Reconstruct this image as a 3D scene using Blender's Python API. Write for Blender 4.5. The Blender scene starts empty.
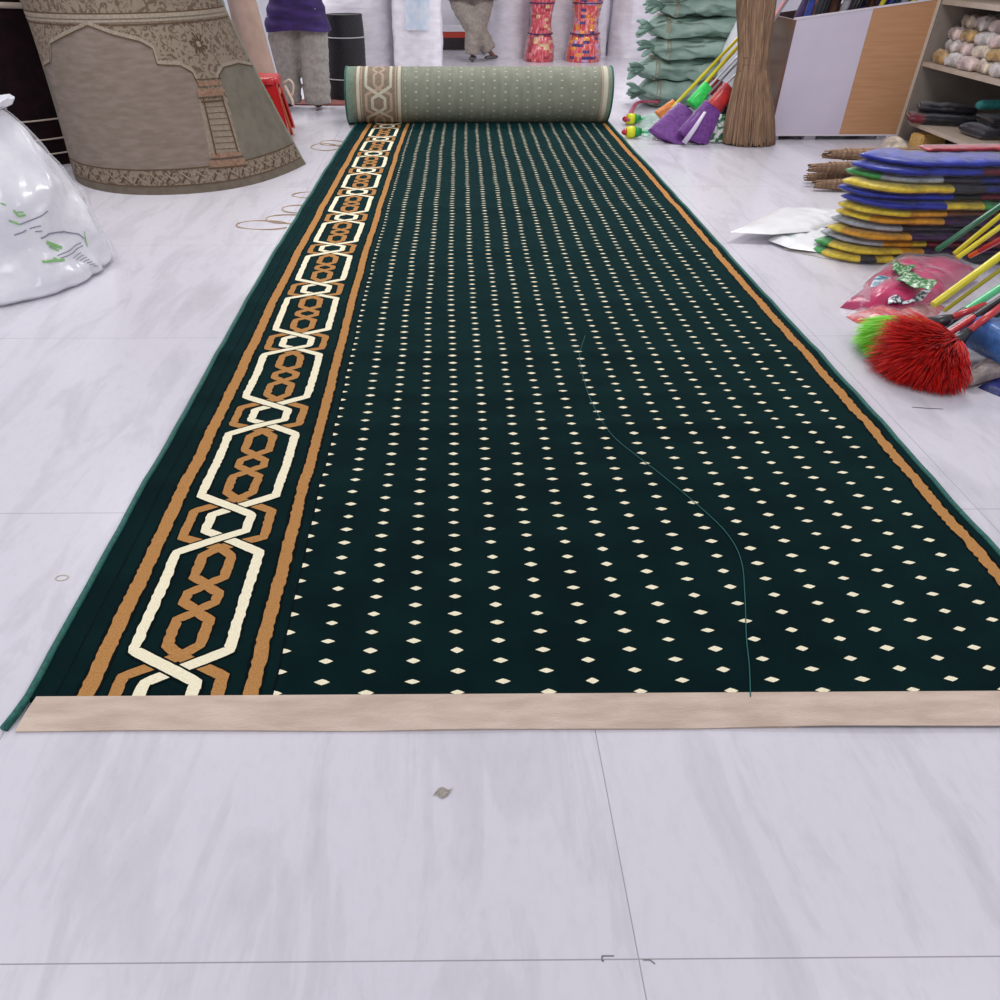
import bpy, bmesh, math, random
from mathutils import Vector, Matrix, noise
random.seed(7)
S = bpy.context.scene
COL = S.collection
PI = math.pi
# ---------------------------------------------------------------- camera
CAM_H, FPX, CXP, CYP = 1.4, 760.0, 452.0, 500.0
PITCH, YAW = math.radians(36.3), math.asin(0.0074)
cd = bpy.data.cameras.new('camera'); cam = bpy.data.objects.new('camera', cd); COL.objects.link(cam)
cam.location = (0, 0, CAM_H); cam.rotation_euler = (PI/2-PITCH, 0, -YAW)
cd.sensor_width = 36; cd.lens = 36*FPX/1000; cd.shift_x = (500-CXP)/1000; cd.clip_end = 200
S.camera = cam
# ---------------------------------------------------------------- world, light, exposure
w = bpy.data.worlds.new('world'); S.world = w; w.use_nodes = True
w.node_tree.nodes['Background'].inputs[0].default_value = (0.90, 0.89, 0.98, 1)
w.node_tree.nodes['Background'].inputs[1].default_value = 0.55
def area(name, loc, sx, sy, power, col=(1, 1, 1), rot=(0, 0, 0)):
    l = bpy.data.lights.new(name, 'AREA'); l.shape = 'RECTANGLE'; l.size = sx; l.size_y = sy; l.energy = power; l.color = col
    o = bpy.data.objects.new(name, l); o.location = loc; o.rotation_euler = rot; COL.objects.link(o); return o
for x, y, pw in [(-2.2, .8, 30), (2.2, .8, 30), (-2.2, 5.0, 58), (2.2, 5.0, 58), (-2.2, 9.5, 92), (2.2, 9.5, 92)]:
    area('ceiling_lamp', (x, y, 3.1), 1.2, 1.2, pw, (1, .985, .98))
area('shopfront_daylight', (-4.2, -0.6, 1.9), 2.2, 1.8, 34, (.86, .93, 1), (math.radians(68), 0, math.radians(-62)))
vs = S.view_settings
vs.view_transform = 'Standard'; vs.look = 'None'; vs.gamma = 1; vs.use_curve_mapping = False; vs.exposure = 0.0

# ---------------------------------------------------------------- helpers
def ray(px, py):
    r = (px-CXP)/FPX; u = -(py-CYP)/FPX
    ca, sa, ct, st = math.cos(YAW), math.sin(YAW), math.cos(PITCH), math.sin(PITCH)
    R = (ca, -sa, 0); F = (sa*ct, ca*ct, -st); U = (sa*st, ca*st, ct)
    return Vector([r*R[i]+u*U[i]+F[i] for i in range(3)])
def G(px, py, z=0.0):
    d = ray(px, py); t = (z-CAM_H)/d.z; return Vector((t*d.x, t*d.y, z))
def P(px, py, Y):
    d = ray(px, py); t = Y/d.y; return Vector((t*d.x, Y, CAM_H+t*d.z))
def lin(c): return tuple(((v/255)/12.92 if v/255 <= .04045 else ((v/255+.055)/1.055)**2.4) for v in c)+(1,)
MATS = {}
def mat(name, rgb, rough=.6, rgb2=None, scale=20, bump=0, bscale=60, coat=0, sheen=0, sheen_col=None, spec=.5, stretch=(1, 1, 1), metal=0, ramp=(.35, .65), trans=0, detail=3):
    if name in MATS: return MATS[name]
    m = bpy.data.materials.new(name); m.use_nodes = True; MATS[name] = m
    nt = m.node_tree; b = nt.nodes['Principled BSDF']
    b.inputs['Roughness'].default_value = rough; b.inputs['Base Color'].default_value = lin(rgb)
    b.inputs['Specular IOR Level'].default_value = spec; b.inputs['Metallic'].default_value = metal
    b.inputs['Coat Weight'].default_value = coat; b.inputs['Coat Roughness'].default_value = .12
    b.inputs['Sheen Weight'].default_value = sheen
    if sheen_col: b.inputs['Sheen Tint'].default_value = lin(sheen_col)
    b.inputs['Transmission Weight'].default_value = trans
    tc = nt.nodes.new('ShaderNodeTexCoord'); mp = nt.nodes.new('ShaderNodeMapping'); mp.inputs['Scale'].default_value = stretch
    nt.links.new(tc.outputs['Object'], mp.inputs[0])
    if rgb2:
        n = nt.nodes.new('ShaderNodeTexNoise'); n.inputs['Scale'].default_value = scale; n.inputs['Detail'].default_value = detail
        nt.links.new(mp.outputs[0], n.inputs['Vector'])
        r = nt.nodes.new('ShaderNodeValToRGB'); r.color_ramp.elements[0].position = ramp[0]; r.color_ramp.elements[1].position = ramp[1]
        r.color_ramp.elements[0].color = lin(rgb); r.color_ramp.elements[1].color = lin(rgb2)
        nt.links.new(n.outputs[0], r.inputs[0]); nt.links.new(r.outputs[0], b.inputs['Base Color'])
    if bump:
        n2 = nt.nodes.new('ShaderNodeTexNoise'); n2.inputs['Scale'].default_value = bscale; n2.inputs['Detail'].default_value = 4
        nt.links.new(mp.outputs[0], n2.inputs['Vector'])
        bp = nt.nodes.new('ShaderNodeBump'); bp.inputs['Strength'].default_value = bump; bp.inputs['Distance'].default_value = .01
        nt.links.new(n2.outputs[0], bp.inputs['Height']); nt.links.new(bp.outputs[0], b.inputs['Normal'])
    return m
def wrapmat(name='clear_plastic', amount=.0, bscale=14, tint=(235, 238, 245), rough=.12):
    if name in MATS: return MATS[name]
    m = bpy.data.materials.new(name); m.use_nodes = True; MATS[name] = m
    nt = m.node_tree; nt.nodes.clear()
    out = nt.nodes.new('ShaderNodeOutputMaterial'); mx = nt.nodes.new('ShaderNodeMixShader')
    tr = nt.nodes.new('ShaderNodeBsdfTransparent'); gl = nt.nodes.new('ShaderNodeBsdfPrincipled')
    gl.inputs['Base Color'].default_value = lin(tint); gl.inputs['Roughness'].default_value = rough; gl.inputs['Specular IOR Level'].default_value = .9; gl.inputs['Metallic'].default_value = 0
    fr = nt.nodes.new('ShaderNodeLayerWeight'); pw_ = nt.nodes.new('ShaderNodeMath'); pw_.operation = 'POWER'; pw_.inputs[1].default_value = 3; fm = nt.nodes.new('ShaderNodeMath'); fm.operation = 'MULTIPLY'; fm.inputs[1].default_value = .5
    ad = nt.nodes.new('ShaderNodeMath'); ad.operation = 'ADD'; ad.inputs[1].default_value = amount
    tc = nt.nodes.new('ShaderNodeTexCoord'); n2 = nt.nodes.new('ShaderNodeTexNoise'); n2.inputs['Scale'].default_value = bscale; n2.inputs['Detail'].default_value = 3; n2.inputs['Distortion'].default_value = 1.5
    bp = nt.nodes.new('ShaderNodeBump'); bp.inputs['Strength'].default_value = .55; bp.inputs['Distance'].default_value = .02
    L = nt.links.new
    L(tc.outputs['Object'], n2.inputs['Vector']); L(n2.outputs[0], bp.inputs['Height']); L(bp.outputs[0], gl.inputs['Normal']); L(bp.outputs[0], fr.inputs['Normal'])
    L(fr.outputs[1], pw_.inputs[0]); L(pw_.outputs[0], fm.inputs[0]); L(fm.outputs[0], ad.inputs[0]); ad.use_clamp = True; L(ad.outputs[0], mx.inputs[0]); L(tr.outputs[0], mx.inputs[1]); L(gl.outputs[0], mx.inputs[2]); L(mx.outputs[0], out.inputs[0])
    return m

class MB:
    def __init__(s): s.v = []; s.f = []; s.m = []
    def add(s, vs, fs, m=0):
        o = len(s.v); s.v += [tuple(v) for v in vs]
        for i, f in enumerate(fs):
            s.f.append(tuple(o+k for k in f)); s.m.append(m[i] if isinstance(m, list) else m)
    def box(s, lo, hi, m=0, M=None):
        x0, y0, z0 = lo; x1, y1, z1 = hi
        vs = [Vector(p) for p in ((x0, y0, z0), (x1, y0, z0), (x1, y1, z0), (x0, y1, z0), (x0, y0, z1), (x1, y0, z1), (x1, y1, z1), (x0, y1, z1))]
        if M: vs = [M @ v for v in vs]
        s.add(vs, [(0, 3, 2, 1), (4, 5, 6, 7), (0, 1, 5, 4), (1, 2, 6, 5), (2, 3, 7, 6), (3, 0, 4, 7)], m)
    def grid(s, fn, nu, nv, cu=False, m=0, caps=False):
        """fn(u,v), u,v in 0..1; cu closes u"""
        n = nu if cu else nu+1
        vs = [fn(i/nu, j/nv) for j in range(nv+1) for i in range(n)]
        fs = []; ms = []
        for j in range(nv):
            for i in range(nu):
                a = j*n+i; b = j*n+(i+1) % n
                fs.append((a, b, b+n, a+n)); ms.append(m((i+.5)/nu, (j+.5)/nv) if callable(m) else m)
        if caps:
            fs.append(tuple(range(n))[::-1]); ms.append(m(0, 0) if callable(m) else m)
            fs.append(tuple(range(nv*n, nv*n+n))); ms.append(m(0, 1) if callable(m) else m)
        s.add(vs, fs, ms)
    def tube(s, pts, r, n=8, m=0, caps=True, flat=1.0):
        pts = [Vector(p) for p in pts]; N = len(pts)
        rr = r if isinstance(r, (list, tuple)) else [r]*N
        up = Vector((0, 0, 1)); vs = []; prev = None
        for i, p in enumerate(pts):
            d = (pts[min(i+1, N-1)]-pts[max(i-1, 0)]).normalized()
            if prev is None:
                a = d.cross(up if abs(d.z) < .9 else Vector((1, 0, 0))).normalized()
            else:
                a = (prev-d*prev.dot(d)).normalized()
            prev = a; b = d.cross(a)
            for k in range(n):
                t = 2*PI*k/n; vs.append(p+a*math.cos(t)*rr[i]+b*math.sin(t)*rr[i]*flat)
        fs = [(j*n+k, j*n+(k+1) % n, (j+1)*n+(k+1) % n, (j+1)*n+k) for j in range(N-1) for k in range(n)]
        if caps: fs += [tuple(range(n))[::-1], tuple(range((N-1)*n, N*n))]
        s.add(vs, fs, m)
    def build(s, name, mats, parent=None, smooth=True, label=None, loc=None, rot=None, sharp=None):
        me = bpy.data.meshes.new(name); me.from_pydata(s.v, [], s.f)
        for m in (mats if isinstance(mats, (list, tuple)) else [mats]): me.materials.append(m)
        me.polygons.foreach_set('material_index', s.m)
        me.polygons.foreach_set('use_smooth', [smooth]*len(s.f)); me.update()
        if smooth and sharp: me.set_sharp_from_angle(angle=math.radians(sharp))
        o = bpy.data.objects.new(name, me); COL.objects.link(o)
        if parent: o.parent = parent
        if label: o['label'] = label
        if loc: o.location = loc
        if rot: o.rotation_euler = rot
        return o
def tag(o, label, cat, group=None, kind=None):
    o['label'] = label; o['category'] = cat
    if group: o['group'] = group
    if kind: o['kind'] = kind
    return o
def thing(name, label, cat, loc=(0, 0, 0), rot=(0, 0, 0), group=None):
    o = bpy.data.objects.new(name, None); COL.objects.link(o); o.empty_display_size = .1
    o.location = loc; o.rotation_euler = rot
    return tag(o, label, cat, group)
def nz(x, y, z, s=1.0, k=0): return noise.noise(Vector((x*s+k*7.3, y*s-k*3.1, z*s+k*1.7)))
def spow(v, e): return math.copysign(abs(v)**e, v)
def bez(pts, n=8):
    """Catmull-Rom through pts"""
    pts = [Vector(p) for p in pts]; out = []
    for i in range(len(pts)-1):
        p0 = pts[max(i-1, 0)]; p1 = pts[i]; p2 = pts[i+1]; p3 = pts[min(i+2, len(pts)-1)]
        for k in range(n):
            t = k/n
            out.append(.5*((2*p1)+(p2-p0)*t+(2*p0-5*p1+4*p2-p3)*t*t+(3*p1-p0-3*p2+p3)*t**3))
    out.append(pts[-1]); return out

# ---------------------------------------------------------------- setting: floor and walls
def floor_mat():
    m = bpy.data.materials.new('polished_tile'); m.use_nodes = True; nt = m.node_tree; b = nt.nodes['Principled BSDF']; L = nt.links.new
    tc = nt.nodes.new('ShaderNodeTexCoord'); sp = nt.nodes.new('ShaderNodeSeparateXYZ'); L(tc.outputs['Object'], sp.inputs[0])
    def joint(sock, off, per, wd):
        a = nt.nodes.new('ShaderNodeMath'); a.operation = 'SUBTRACT'; a.inputs[1].default_value = off-per*20; L(sock, a.inputs[0])
        f = nt.nodes.new('ShaderNodeMath'); f.operation = 'MODULO'; f.inputs[1].default_value = per; L(a.outputs[0], f.inputs[0])
        c = nt.nodes.new('ShaderNodeMath'); c.operation = 'LESS_THAN'; c.inputs[1].default_value = wd; L(f.outputs[0], c.inputs[0]); return c.outputs[0]
    jx = joint(sp.outputs[0], .322, 1.30, .0022); jy = joint(sp.outputs[1], .578, 1.268, .0024)
    mx = nt.nodes.new('ShaderNodeMath'); mx.operation = 'MAXIMUM'; L(jx, mx.inputs[0]); L(jy, mx.inputs[1])
    mp = nt.nodes.new('ShaderNodeMapping'); mp.inputs['Rotation'].default_value = (0, 0, math.radians(-32)); mp.inputs['Scale'].default_value = (3.0, .75, 1)
    L(tc.outputs['Object'], mp.inputs[0])
    n = nt.nodes.new('ShaderNodeTexNoise'); n.inputs['Scale'].default_value = 2.2; n.inputs['Detail'].default_value = 9; n.inputs['Roughness'].default_value = .62; n.inputs['Distortion'].default_value = .7
    L(mp.outputs[0], n.inputs['Vector'])
    r = nt.nodes.new('ShaderNodeValToRGB'); e = r.color_ramp.elements
    e[0].position = .30; e[0].color = lin((196, 193, 200)); e[1].position = .66; e[1].color = lin((212, 209, 217))
    e2 = e.new(.46); e2.color = lin((206, 203, 211)); e3 = e.new(.5); e3.color = lin((211, 208, 216))
    L(n.outputs[0], r.inputs[0])
    n3 = nt.nodes.new('ShaderNodeTexNoise'); n3.inputs['Scale'].default_value = 38; n3.inputs['Detail'].default_value = 6; n3.inputs['Roughness'].default_value = .7
    mp3 = nt.nodes.new('ShaderNodeMapping'); mp3.inputs['Rotation'].default_value = (0, 0, math.radians(-28)); mp3.inputs['Scale'].default_value = (1, .45, 1); L(tc.outputs['Object'], mp3.inputs[0]); L(mp3.outputs[0], n3.inputs['Vector'])
    r3 = nt.nodes.new('ShaderNodeValToRGB'); r3.color_ramp.elements[0].position = .3; r3.color_ramp.elements[0].color = (.86, .855, .87, 1); r3.color_ramp.elements[1].position = .52; r3.color_ramp.elements[1].color = (1, 1, 1, 1)
    L(n3.outputs[0], r3.inputs[0])
    mu = nt.nodes.new('ShaderNodeMix'); mu.data_type = 'RGBA'; mu.blend_type = 'MULTIPLY'; mu.inputs[0].default_value = .4; L(r.outputs[0], mu.inputs[6]); L(r3.outputs[0], mu.inputs[7])
    mj = nt.nodes.new('ShaderNodeMix'); mj.data_type = 'RGBA'; L(mx.outputs[0], mj.inputs[0]); L(mu.outputs[2], mj.inputs[6]); mj.inputs[7].default_value = lin((158, 154, 160))
    L(mj.outputs[2], b.inputs['Base Color'])
    b.inputs['Roughness'].default_value = .24; b.inputs['Specular IOR Level'].default_value = .45
    return m
f = MB(); f.box((-9, -4, -.05), (9, 15, 0)); o = f.build('floor', floor_mat(), smooth=False); o['kind'] = 'structure'; FLOOR = o
sm = MB()
def floor_stroke(mb, pts, wd, z=.0007):
    pts = [Vector((p[0], p[1], 0)) for p in pts]
    for a, b in zip(pts, pts[1:]):
        d = (b-a).normalized(); q = Vector((-d.y, d.x, 0))*wd/2; k = Vector((0, 0, z))
        mb.add([a-q+k, b-q+k, b+q+k, a+q+k], [(0, 1, 2, 3)])
for pl in ([(602, 956), (602, 961), (604, 961)], [(602, 956), (614, 956)], [(643, 960), (650, 960), (655, 964)]):
    floor_stroke(sm, [G(*q) for q in pl], .0022)
sm.build('pencil_mark', mat('pencil', (120, 116, 122), .8), FLOOR, smooth=False)
wallm = mat('white_wall', (226, 224, 230), .7, (220, 218, 226), 3)
for nm, lo, hi in (('wall_back', (-9, 14.2, 0), (9, 14.35, 3.4)), ('wall_left', (-6.1, 3, 0), (-6, 14.2, 3.4)), ('wall_right', (5.0, 3, 0), (5.1, 14.2, 3.4))):
    q = MB(); q.box(lo, hi); q.build(nm, wallm, smooth=False)['kind'] = 'structure'
q = MB(); q.box((-6, 14.17, 0), (5, 14.2, .1)); q.build('baseboard_back', mat('skirting', (120, 116, 122), .5), smooth=False)['kind'] = 'structure'

# ---------------------------------------------------------------- the long carpet and its roll
XL, XR, Y0, YR, RR = -.965, 1.565, 1.152, 8.08, .235
TH0 = .014
def ripple(v):
    z = 0
    for c, a, s in ((1.30, .004, .03), (1.72, .003, .05), (2.02, .005, .06), (2.38, .006, .06), (2.62, .004, .05), (3.0, .006, .07), (3.6, .005, .08), (4.4, .006, .1), (5.3, .005, .1), (6.4, .006, .12)):
        z += a*math.exp(-((v-c)/s)**2)
    return z
VK = .985
def vmap(v): return (v-.009*max(0, v-1.15)**2)*VK-.004
VEND = 8.64
def S_flat(u, v, h=0):
    wob = .006*nz(v, .3, 0, 2.2)+.003*nz(v, .9, u, 6)
    z = TH0+ripple(v)*(.75+.5*nz(u*1.3, v, .2))*min(1, (v-Y0+.02)*4)
    sh = .115*max(0, (v-3.2)/5.3)**1.6*(1.5-u)/2.46
    return Vector(((u+wob*min(1, (v-Y0)*5+.3))*.99+sh, vmap(v), z+h))
def S_roll(u, v, h=0):
    s = v-YR; a = -PI/2+s/RR
    r = RR+h+.002*nz(u*2, s*3, 0)
    return Vector((.3+(u-.3)*.965+.008*math.sin(s*2.2), YR*.991+r*math.cos(a), TH0*0+RR+.004+r*math.sin(a)))
PER, C0, UC = .655, 1.232, -.652
def stroke(mb, Sf, pts, wd, h, m, v0, v1, jag=.0022, step=.012):
    # pts: list (u,v) world carpet coordinates; ribbon measured mitred, clipped to v0..v1
    fine = []
    for (a, b), (c, d) in zip(pts, pts[1:]):
        n = max(1, int(math.hypot(c-a, d-b)/step))
        for k in range(n): fine.append((a+(c-a)*k/n, b+(d-b)*k/n))
    fine.append(pts[-1]); N = len(fine); L_ = []; R_ = []
    for i, (u, v) in enumerate(fine):
        p = fine[max(i-1, 0)]; q = fine[min(i+1, N-1)]
        du, dv = q[0]-p[0], q[1]-p[1]; l = math.hypot(du, dv) or 1; nu_, nv_ = -dv/l, du/l
        # half width: strands are woven, horizontal width constant-ish
        hw = wd/2
        j1 = jag*random.uniform(-1, 1); j2 = jag*random.uniform(-1, 1)
        L_.append((u+nu_*(hw+j1), v+nv_*hw)); R_.append((u-nu_*(hw+j2), v-nv_*hw))
    vs = []; fs = []
    for i in range(N):
        vs += [Sf(L_[i][0], L_[i][1], h), Sf(R_[i][0], R_[i][1], h)]
    for i in range(N-1):
        cv = (fine[i][1]+fine[i+1][1])/2
        mn = min(L_[i][1], R_[i][1], L_[i+1][1], R_[i+1][1])
        if v0 <= cv and cv <= v1 and mn > v0-.012: fs.append((2*i, 2*i+1, 2*i+3, 2*i+2))
    if fs: mb.add(vs, fs, m)
def chain(mb, Sf, v0, v1, hb):
    """material slots: 1 cream, 2 tan, 3 outline"""
    k0 = int((v0-C0)//PER)-1; k1 = int((v1-C0)//PER)+1
    for k in range(k0, k1+1):
        b = C0+PER*k
        if b > v1 or b+PER*1.1 < v0: continue
        for s in (-1, 1):
            A = [(UC, b), (UC-s*.117, b+.065), (UC-s*.117, b+.44), (UC, b+.508), (UC+s*.060, b+.54), (UC+s*.060, b+.62), (UC, b+.655)]
            T = [(UC+s*.118, b-.035), (UC+s*.118, b-.015), (UC, b+.047), (UC-s*.040, b+.082), (UC-s*.042, b+.172), (UC-s*.007, b+.196), (UC-s*.007, b+.212), (UC-s*.042, b+.236), (UC-s*.042, b+.272),
                 (UC-s*.007, b+.296), (UC-s*.007, b+.312), (UC-s*.042, b+.336), (UC-s*.040, b+.426), (UC, b+.461), (UC+s*.118, b+.508), (UC+s*.118, b+.641)]
            stroke(mb, Sf, T, .040, hb+.0004, 3, v0, v1)
            stroke(mb, Sf, T, .029, hb+.0008+.0002*(s > 0)+.00006*(k % 2), 2, v0, v1)
        for s in (-1, 1):
            A = [(UC+s*.060, b-.055), (UC+s*.060, b-.035), (UC, b), (UC-s*.117, b+.065), (UC-s*.117, b+.44), (UC, b+.508), (UC+s*.060, b+.54), (UC+s*.060, b+.62)]
            stroke(mb, Sf, A, .040, hb+.0012+.0004*(s > 0), 3, v0, v1)
            stroke(mb, Sf, A, .029, hb+.0014+.0004*(s > 0)+.00006*(k % 2), 1, v0, v1)
def lines(mb, Sf, v0, v1, hb):
    for u, wd, jag in ((-.836, .040, .0025), (-.457, .034, .0025), (1.510, .036, .004)):
        stroke(mb, Sf, [(u, v0), (u, v1)], wd+.016, hb+.0003, 3, v0-.1, v1, jag)
        stroke(mb, Sf, [(u, v0), (u, v1)], wd, hb+.0009, 2, v0-.1, v1, jag)
    for u, wd in ((-.905, .004), (-.405, .006)):
        stroke(mb, Sf, [(u, v0), (u, v1)], wd, hb+.0003, 3, v0-.1, v1, .001)
def dots(mb, Sf, v0, v1, hb, sc=1, slot=1):
    for k in range(18):
        u = -.402+.1058*k
        n = int((v0-1.163)//.0645)-1
        while True:
            v = 1.163+.0645*n+(.0325 if k % 2 else 0); n += 1
            if v > v1: break
            if v < v0-.004: continue
            a = .0175*sc*random.uniform(.9, 1.1); bb = .0086*sc*random.uniform(.88, 1.12)
            uu = u+random.uniform(-.0015, .0015)
            pt = [(a, 0), (a*.45, bb*.65), (0, bb), (-a*.45, bb*.6), (-a, 0), (-a*.4, -bb*.65), (0, -bb), (a*.5, -bb*.6)]
            if k == 0: pt = [(a, 0), (a*.4, bb*.7), (-.002, bb), (-.002, -bb), (a*.4, -bb*.7)]
            mb.add([Sf(uu+x, max(v+y, v0), hb+.001) for x, y in pt], [tuple(range(len(pt)))], slot)
def pile_mat():
    m = mat('dark_green_pile', (2, 23, 25), .95, (4, 30, 31), 5, .35, 420, sheen=.27, sheen_col=(60, 165, 165), spec=.08)
    m.node_tree.nodes['Principled BSDF'].inputs['Sheen Roughness'].default_value = .3
    return m
PILE = pile_mat()
CREAM = mat('cream_pile', (250, 243, 214), .95, (232, 222, 188), 300, .3, 400, spec=.1)
TAN = mat('tan_pile', (190, 140, 86), .95, (168, 118, 66), 260, .3, 400, spec=.1)
OUTL = mat('outline_pile', (1, 14, 16), .95, spec=.1)
TEAL = mat('teal_edging', (22, 104, 92), .6, (12, 78, 70), 90, .3, 200)
BACK = mat('beige_backing', (212, 192, 176), .85, (192, 170, 154), 14, .35, 160, stretch=(.5, 2.4, 1), detail=6)
carpet = thing('carpet_runner', 'long dark green carpet with cream dots and linked border, half rolled up across the floor', 'carpet', (0, 0, 0))
mb = MB()
NU, NV = 44, 300
mb.grid(lambda a, b: S_flat(XL+(XR-XL)*a, Y0+(VEND-Y0)*b), NU, NV)
mb.grid(lambda a, b: (lambda p: Vector((p.x, p.y, .001)))(S_flat(XL+(XR-XL)*a, Y0+(VEND-Y0)*b)), 1, 20)
for xx in (XL, XR):
    mb.grid(lambda a, b, xx=xx: (lambda p: Vector((p.x, p.y, .001+(p.z-.001)*a)))(S_flat(xx, Y0+(VEND-Y0)*b)), 1, NV)
mb.grid(lambda a, b: (lambda p: Vector((p.x, p.y, .001+(p.z-.001)*b)))(S_flat(XL+(XR-XL)*a, Y0)), NU, 1)
VE = VEND-.02
chain(mb, S_flat, Y0, VE, 0); lines(mb, S_flat, Y0, VE, 0); dots(mb, S_flat, Y0, VE, 0)
mb.build('pile_field', [PILE, CREAM, TAN, OUTL], carpet, smooth=True, sharp=40)
# folded end strip of bare backing
mb = MB()
def strip(a, b):
    yb = 1.150; yf = 1.062-.0035*a+.004*nz(a*5, 0, 0)
    x = XL+.018+(XR-XL-.018)*a - .014*b*(1-a)
    z = .016-.011*b+.0025*math.sin(b*PI)
    z += .004*nz(a*9, b, 1)*b + (.006*max(0, math.sin((a-.60)*7))*b if a > .60 else 0)
    return Vector((x*.99, (yb+(yf-yb)*b)*.988, z))
mb.grid(strip, 120, 6)
mb.grid(lambda a, b: (lambda p: Vector((p.x, p.y+.001, p.z*(1-b)+(.0005 if strip(a, 1).z < .009 else p.z-.004)*b)))(strip(a, 1)), 120, 1)
mb.build('backing_strip', BACK, carpet, label='bare beige woven backing at the cut end of the carpet')
mb = MB()
mb.tube([Vector((XL-.012, 1.054, .006)), Vector((XL-.002, 1.09, .009))]+[S_flat(XL-.003, Y0+.01+(VEND-Y0-.01)*i/120, -.002) for i in range(121)], .0095, 8)
mb.build('edge_binding', TEAL, carpet, label='teal stitched edging on the left'); mb = MB()
mb.tube([Vector((XR-.01, 1.054, .006))]+[S_flat(XR+.003, Y0+.01+(VEND-Y0-.01)*i/120, -.002) for i in range(121)], .0085, 8)
mb.build('edge_binding', TEAL, carpet, label='teal stitched edging on the right')
# roll
RB = mat('roll_backing', (146, 150, 134), .9, (134, 138, 122), 30, .3, 260, stretch=(1, .2, .2), spec=.2)
RB2 = mat('roll_backing_border', (150, 136, 118), .9, (136, 122, 106), 40, .3, 260, spec=.2)
RC = mat('roll_cream', (200, 196, 176), .9, spec=.2); RT = mat('roll_tan', (184, 162, 142), .9, spec=.2); RG = mat('roll_edge_green', (126, 146, 128), .9, (112, 132, 116), 40, spec=.2)
CIRC = 2*PI*RR
roll_top = YR+CIRC*1.0
mb = MB()
def rollmat(a, b):
    u = XL+(XR-XL)*a
    return 3 if (u < -.875 or u > 1.525) else (4 if u < -.43 else 0)
mb.grid(lambda a, b: S_roll(XL+(XR-XL)*a, YR+CIRC*b*.995), 90, 90, m=rollmat)
RMAT = [RB, RC, RT, RG, RB2]
ROFF = .205
def S_rollp(u, v, h=0): return S_roll(u, v, h)
def chain_roll(mb):
    def Sf(u, v, h): return S_roll(u, v+ROFF, h)
    global stroke
    k0 = int((YR-C0)//PER)-1
    for k in range(k0, k0+5):
        b = C0+PER*k
        for s in (-1, 1):
            A = [(UC, b), (UC-s*.117, b+.065), (UC-s*.117, b+.44), (UC, b+.508), (UC+s*.060, b+.54), (UC+s*.060, b+.62), (UC, b+.655)]
            T = [(UC, b+.047), (UC-s*.040, b+.082), (UC-s*.042, b+.172), (UC-s*.012, b+.205), (UC-s*.048, b+.236), (UC-s*.048, b+.272),
                 (UC-s*.012, b+.303), (UC-s*.042, b+.336), (UC-s*.040, b+.426), (UC, b+.461), (UC+s*.118, b+.508), (UC+s*.118, b+.64), (UC, b+.702)]
            stroke(mb, Sf, T, .024, .0012, 2, YR-ROFF, YR+CIRC-ROFF, .001)
            stroke(mb, Sf, A, .027, .0018, 1, YR-ROFF, YR+CIRC-ROFF, .001)
chain_roll(mb)
for u, wd, m in ((-.845, .030, 1), (-.815, .012, 2), (-.457, .030, 1), (-.49, .012, 2), (1.497, .04, 1), (1.466, .014, 2)):
    stroke(mb, S_roll, [(u, YR), (u, YR+CIRC*.99)], wd, .0012, m, YR-.1, YR+CIRC, .001)
dots(mb, S_roll, YR+.02, YR+CIRC-.02, 0, .82)
mb.build('roll_body', RMAT, carpet, label='rolled up part showing the pale sage back of the carpet')
mb = MB()
for sx, X in ((-1, XL), (1, XR)):
    mb = MB()
    def cap(a, b, sx=sx, X=X):
        t = b; ang = a*2*PI
        r = (RR-.003)*(1-t)+.02*t
        return Vector((S_roll(X, YR+RR*(ang+PI/2)).x-sx*(.004+.004*math.cos(t*60)), YR*.991+r*math.cos(ang), RR+.004+r*math.sin(ang)))
    mb.grid(cap, 48, 60, cu=True)
    mb.build('spiral_end', [PILE], carpet)
mb = MB()
for X in (XL, XR):
    mb = MB(); mb.tube([S_roll(X, YR+CIRC*i/64, -.002) for i in range(64)], .009, 8); mb.build('roll_edging', TEAL, carpet)

# loose thread on the carpet
tp = [(583, 328), (577, 350), (583, 375), (592, 400), (610, 428), (636, 450), (662, 470), (705, 505), (728, 530), (741, 555), (745, 590), (746, 630), (749, 660), (750, 690)]
mb = MB(); mb.tube(bez([(lambda p: S_flat(p.x, p.y, .003))(G(a, b, TH0)) for a, b in tp], 6), .0013, 5)
tag(mb.build('loose_thread', mat('teal_thread', (22, 96, 92), .7)), 'long thin teal thread curving across the dotted field of the green carpet', 'thread')

# floor litter
mb = MB()
c = G(443, 793); mb.grid(lambda a, b: Vector((c.x+(a-.5)*.030+(b-.5)*.012, c.y+(b-.5)*.018+.004*math.sin(a*7), .002+.004*abs(nz(a*4, b*4, 0, 1, 3)))), 6, 4)
tag(mb.build('paper_scrap', mat('scrap', (168, 160, 150), .7, (140, 132, 122), 200), smooth=False), 'tiny crumpled grey-brown scrap on the white floor in front of the carpet', 'scrap')
mb = MB()
c = G(62, 578)
for k in range(5):
    a = random.uniform(0, 6); mb.tube(bez([c+Vector((math.cos(a+j*1.3)*.018, math.sin(a+j*1.3)*.012, .001)) for j in range(5)], 4), .001, 4)
tag(mb.build('thread_tangle', mat('beige_thread', (198, 190, 172), .8)), 'faint beige tangle of thread on white floor left of the carpet', 'thread')
mb = MB(); mb.tube(bez([G(912, 407, .001), G(925, 408, .002), G(943, 409, .001)], 4), .0012, 4)
tag(mb.build('hairpin_wire', mat('dark_wire', (90, 84, 84), .6)), 'short thin dark strand on the floor between the red duster and the carpet', 'strand')
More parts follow.
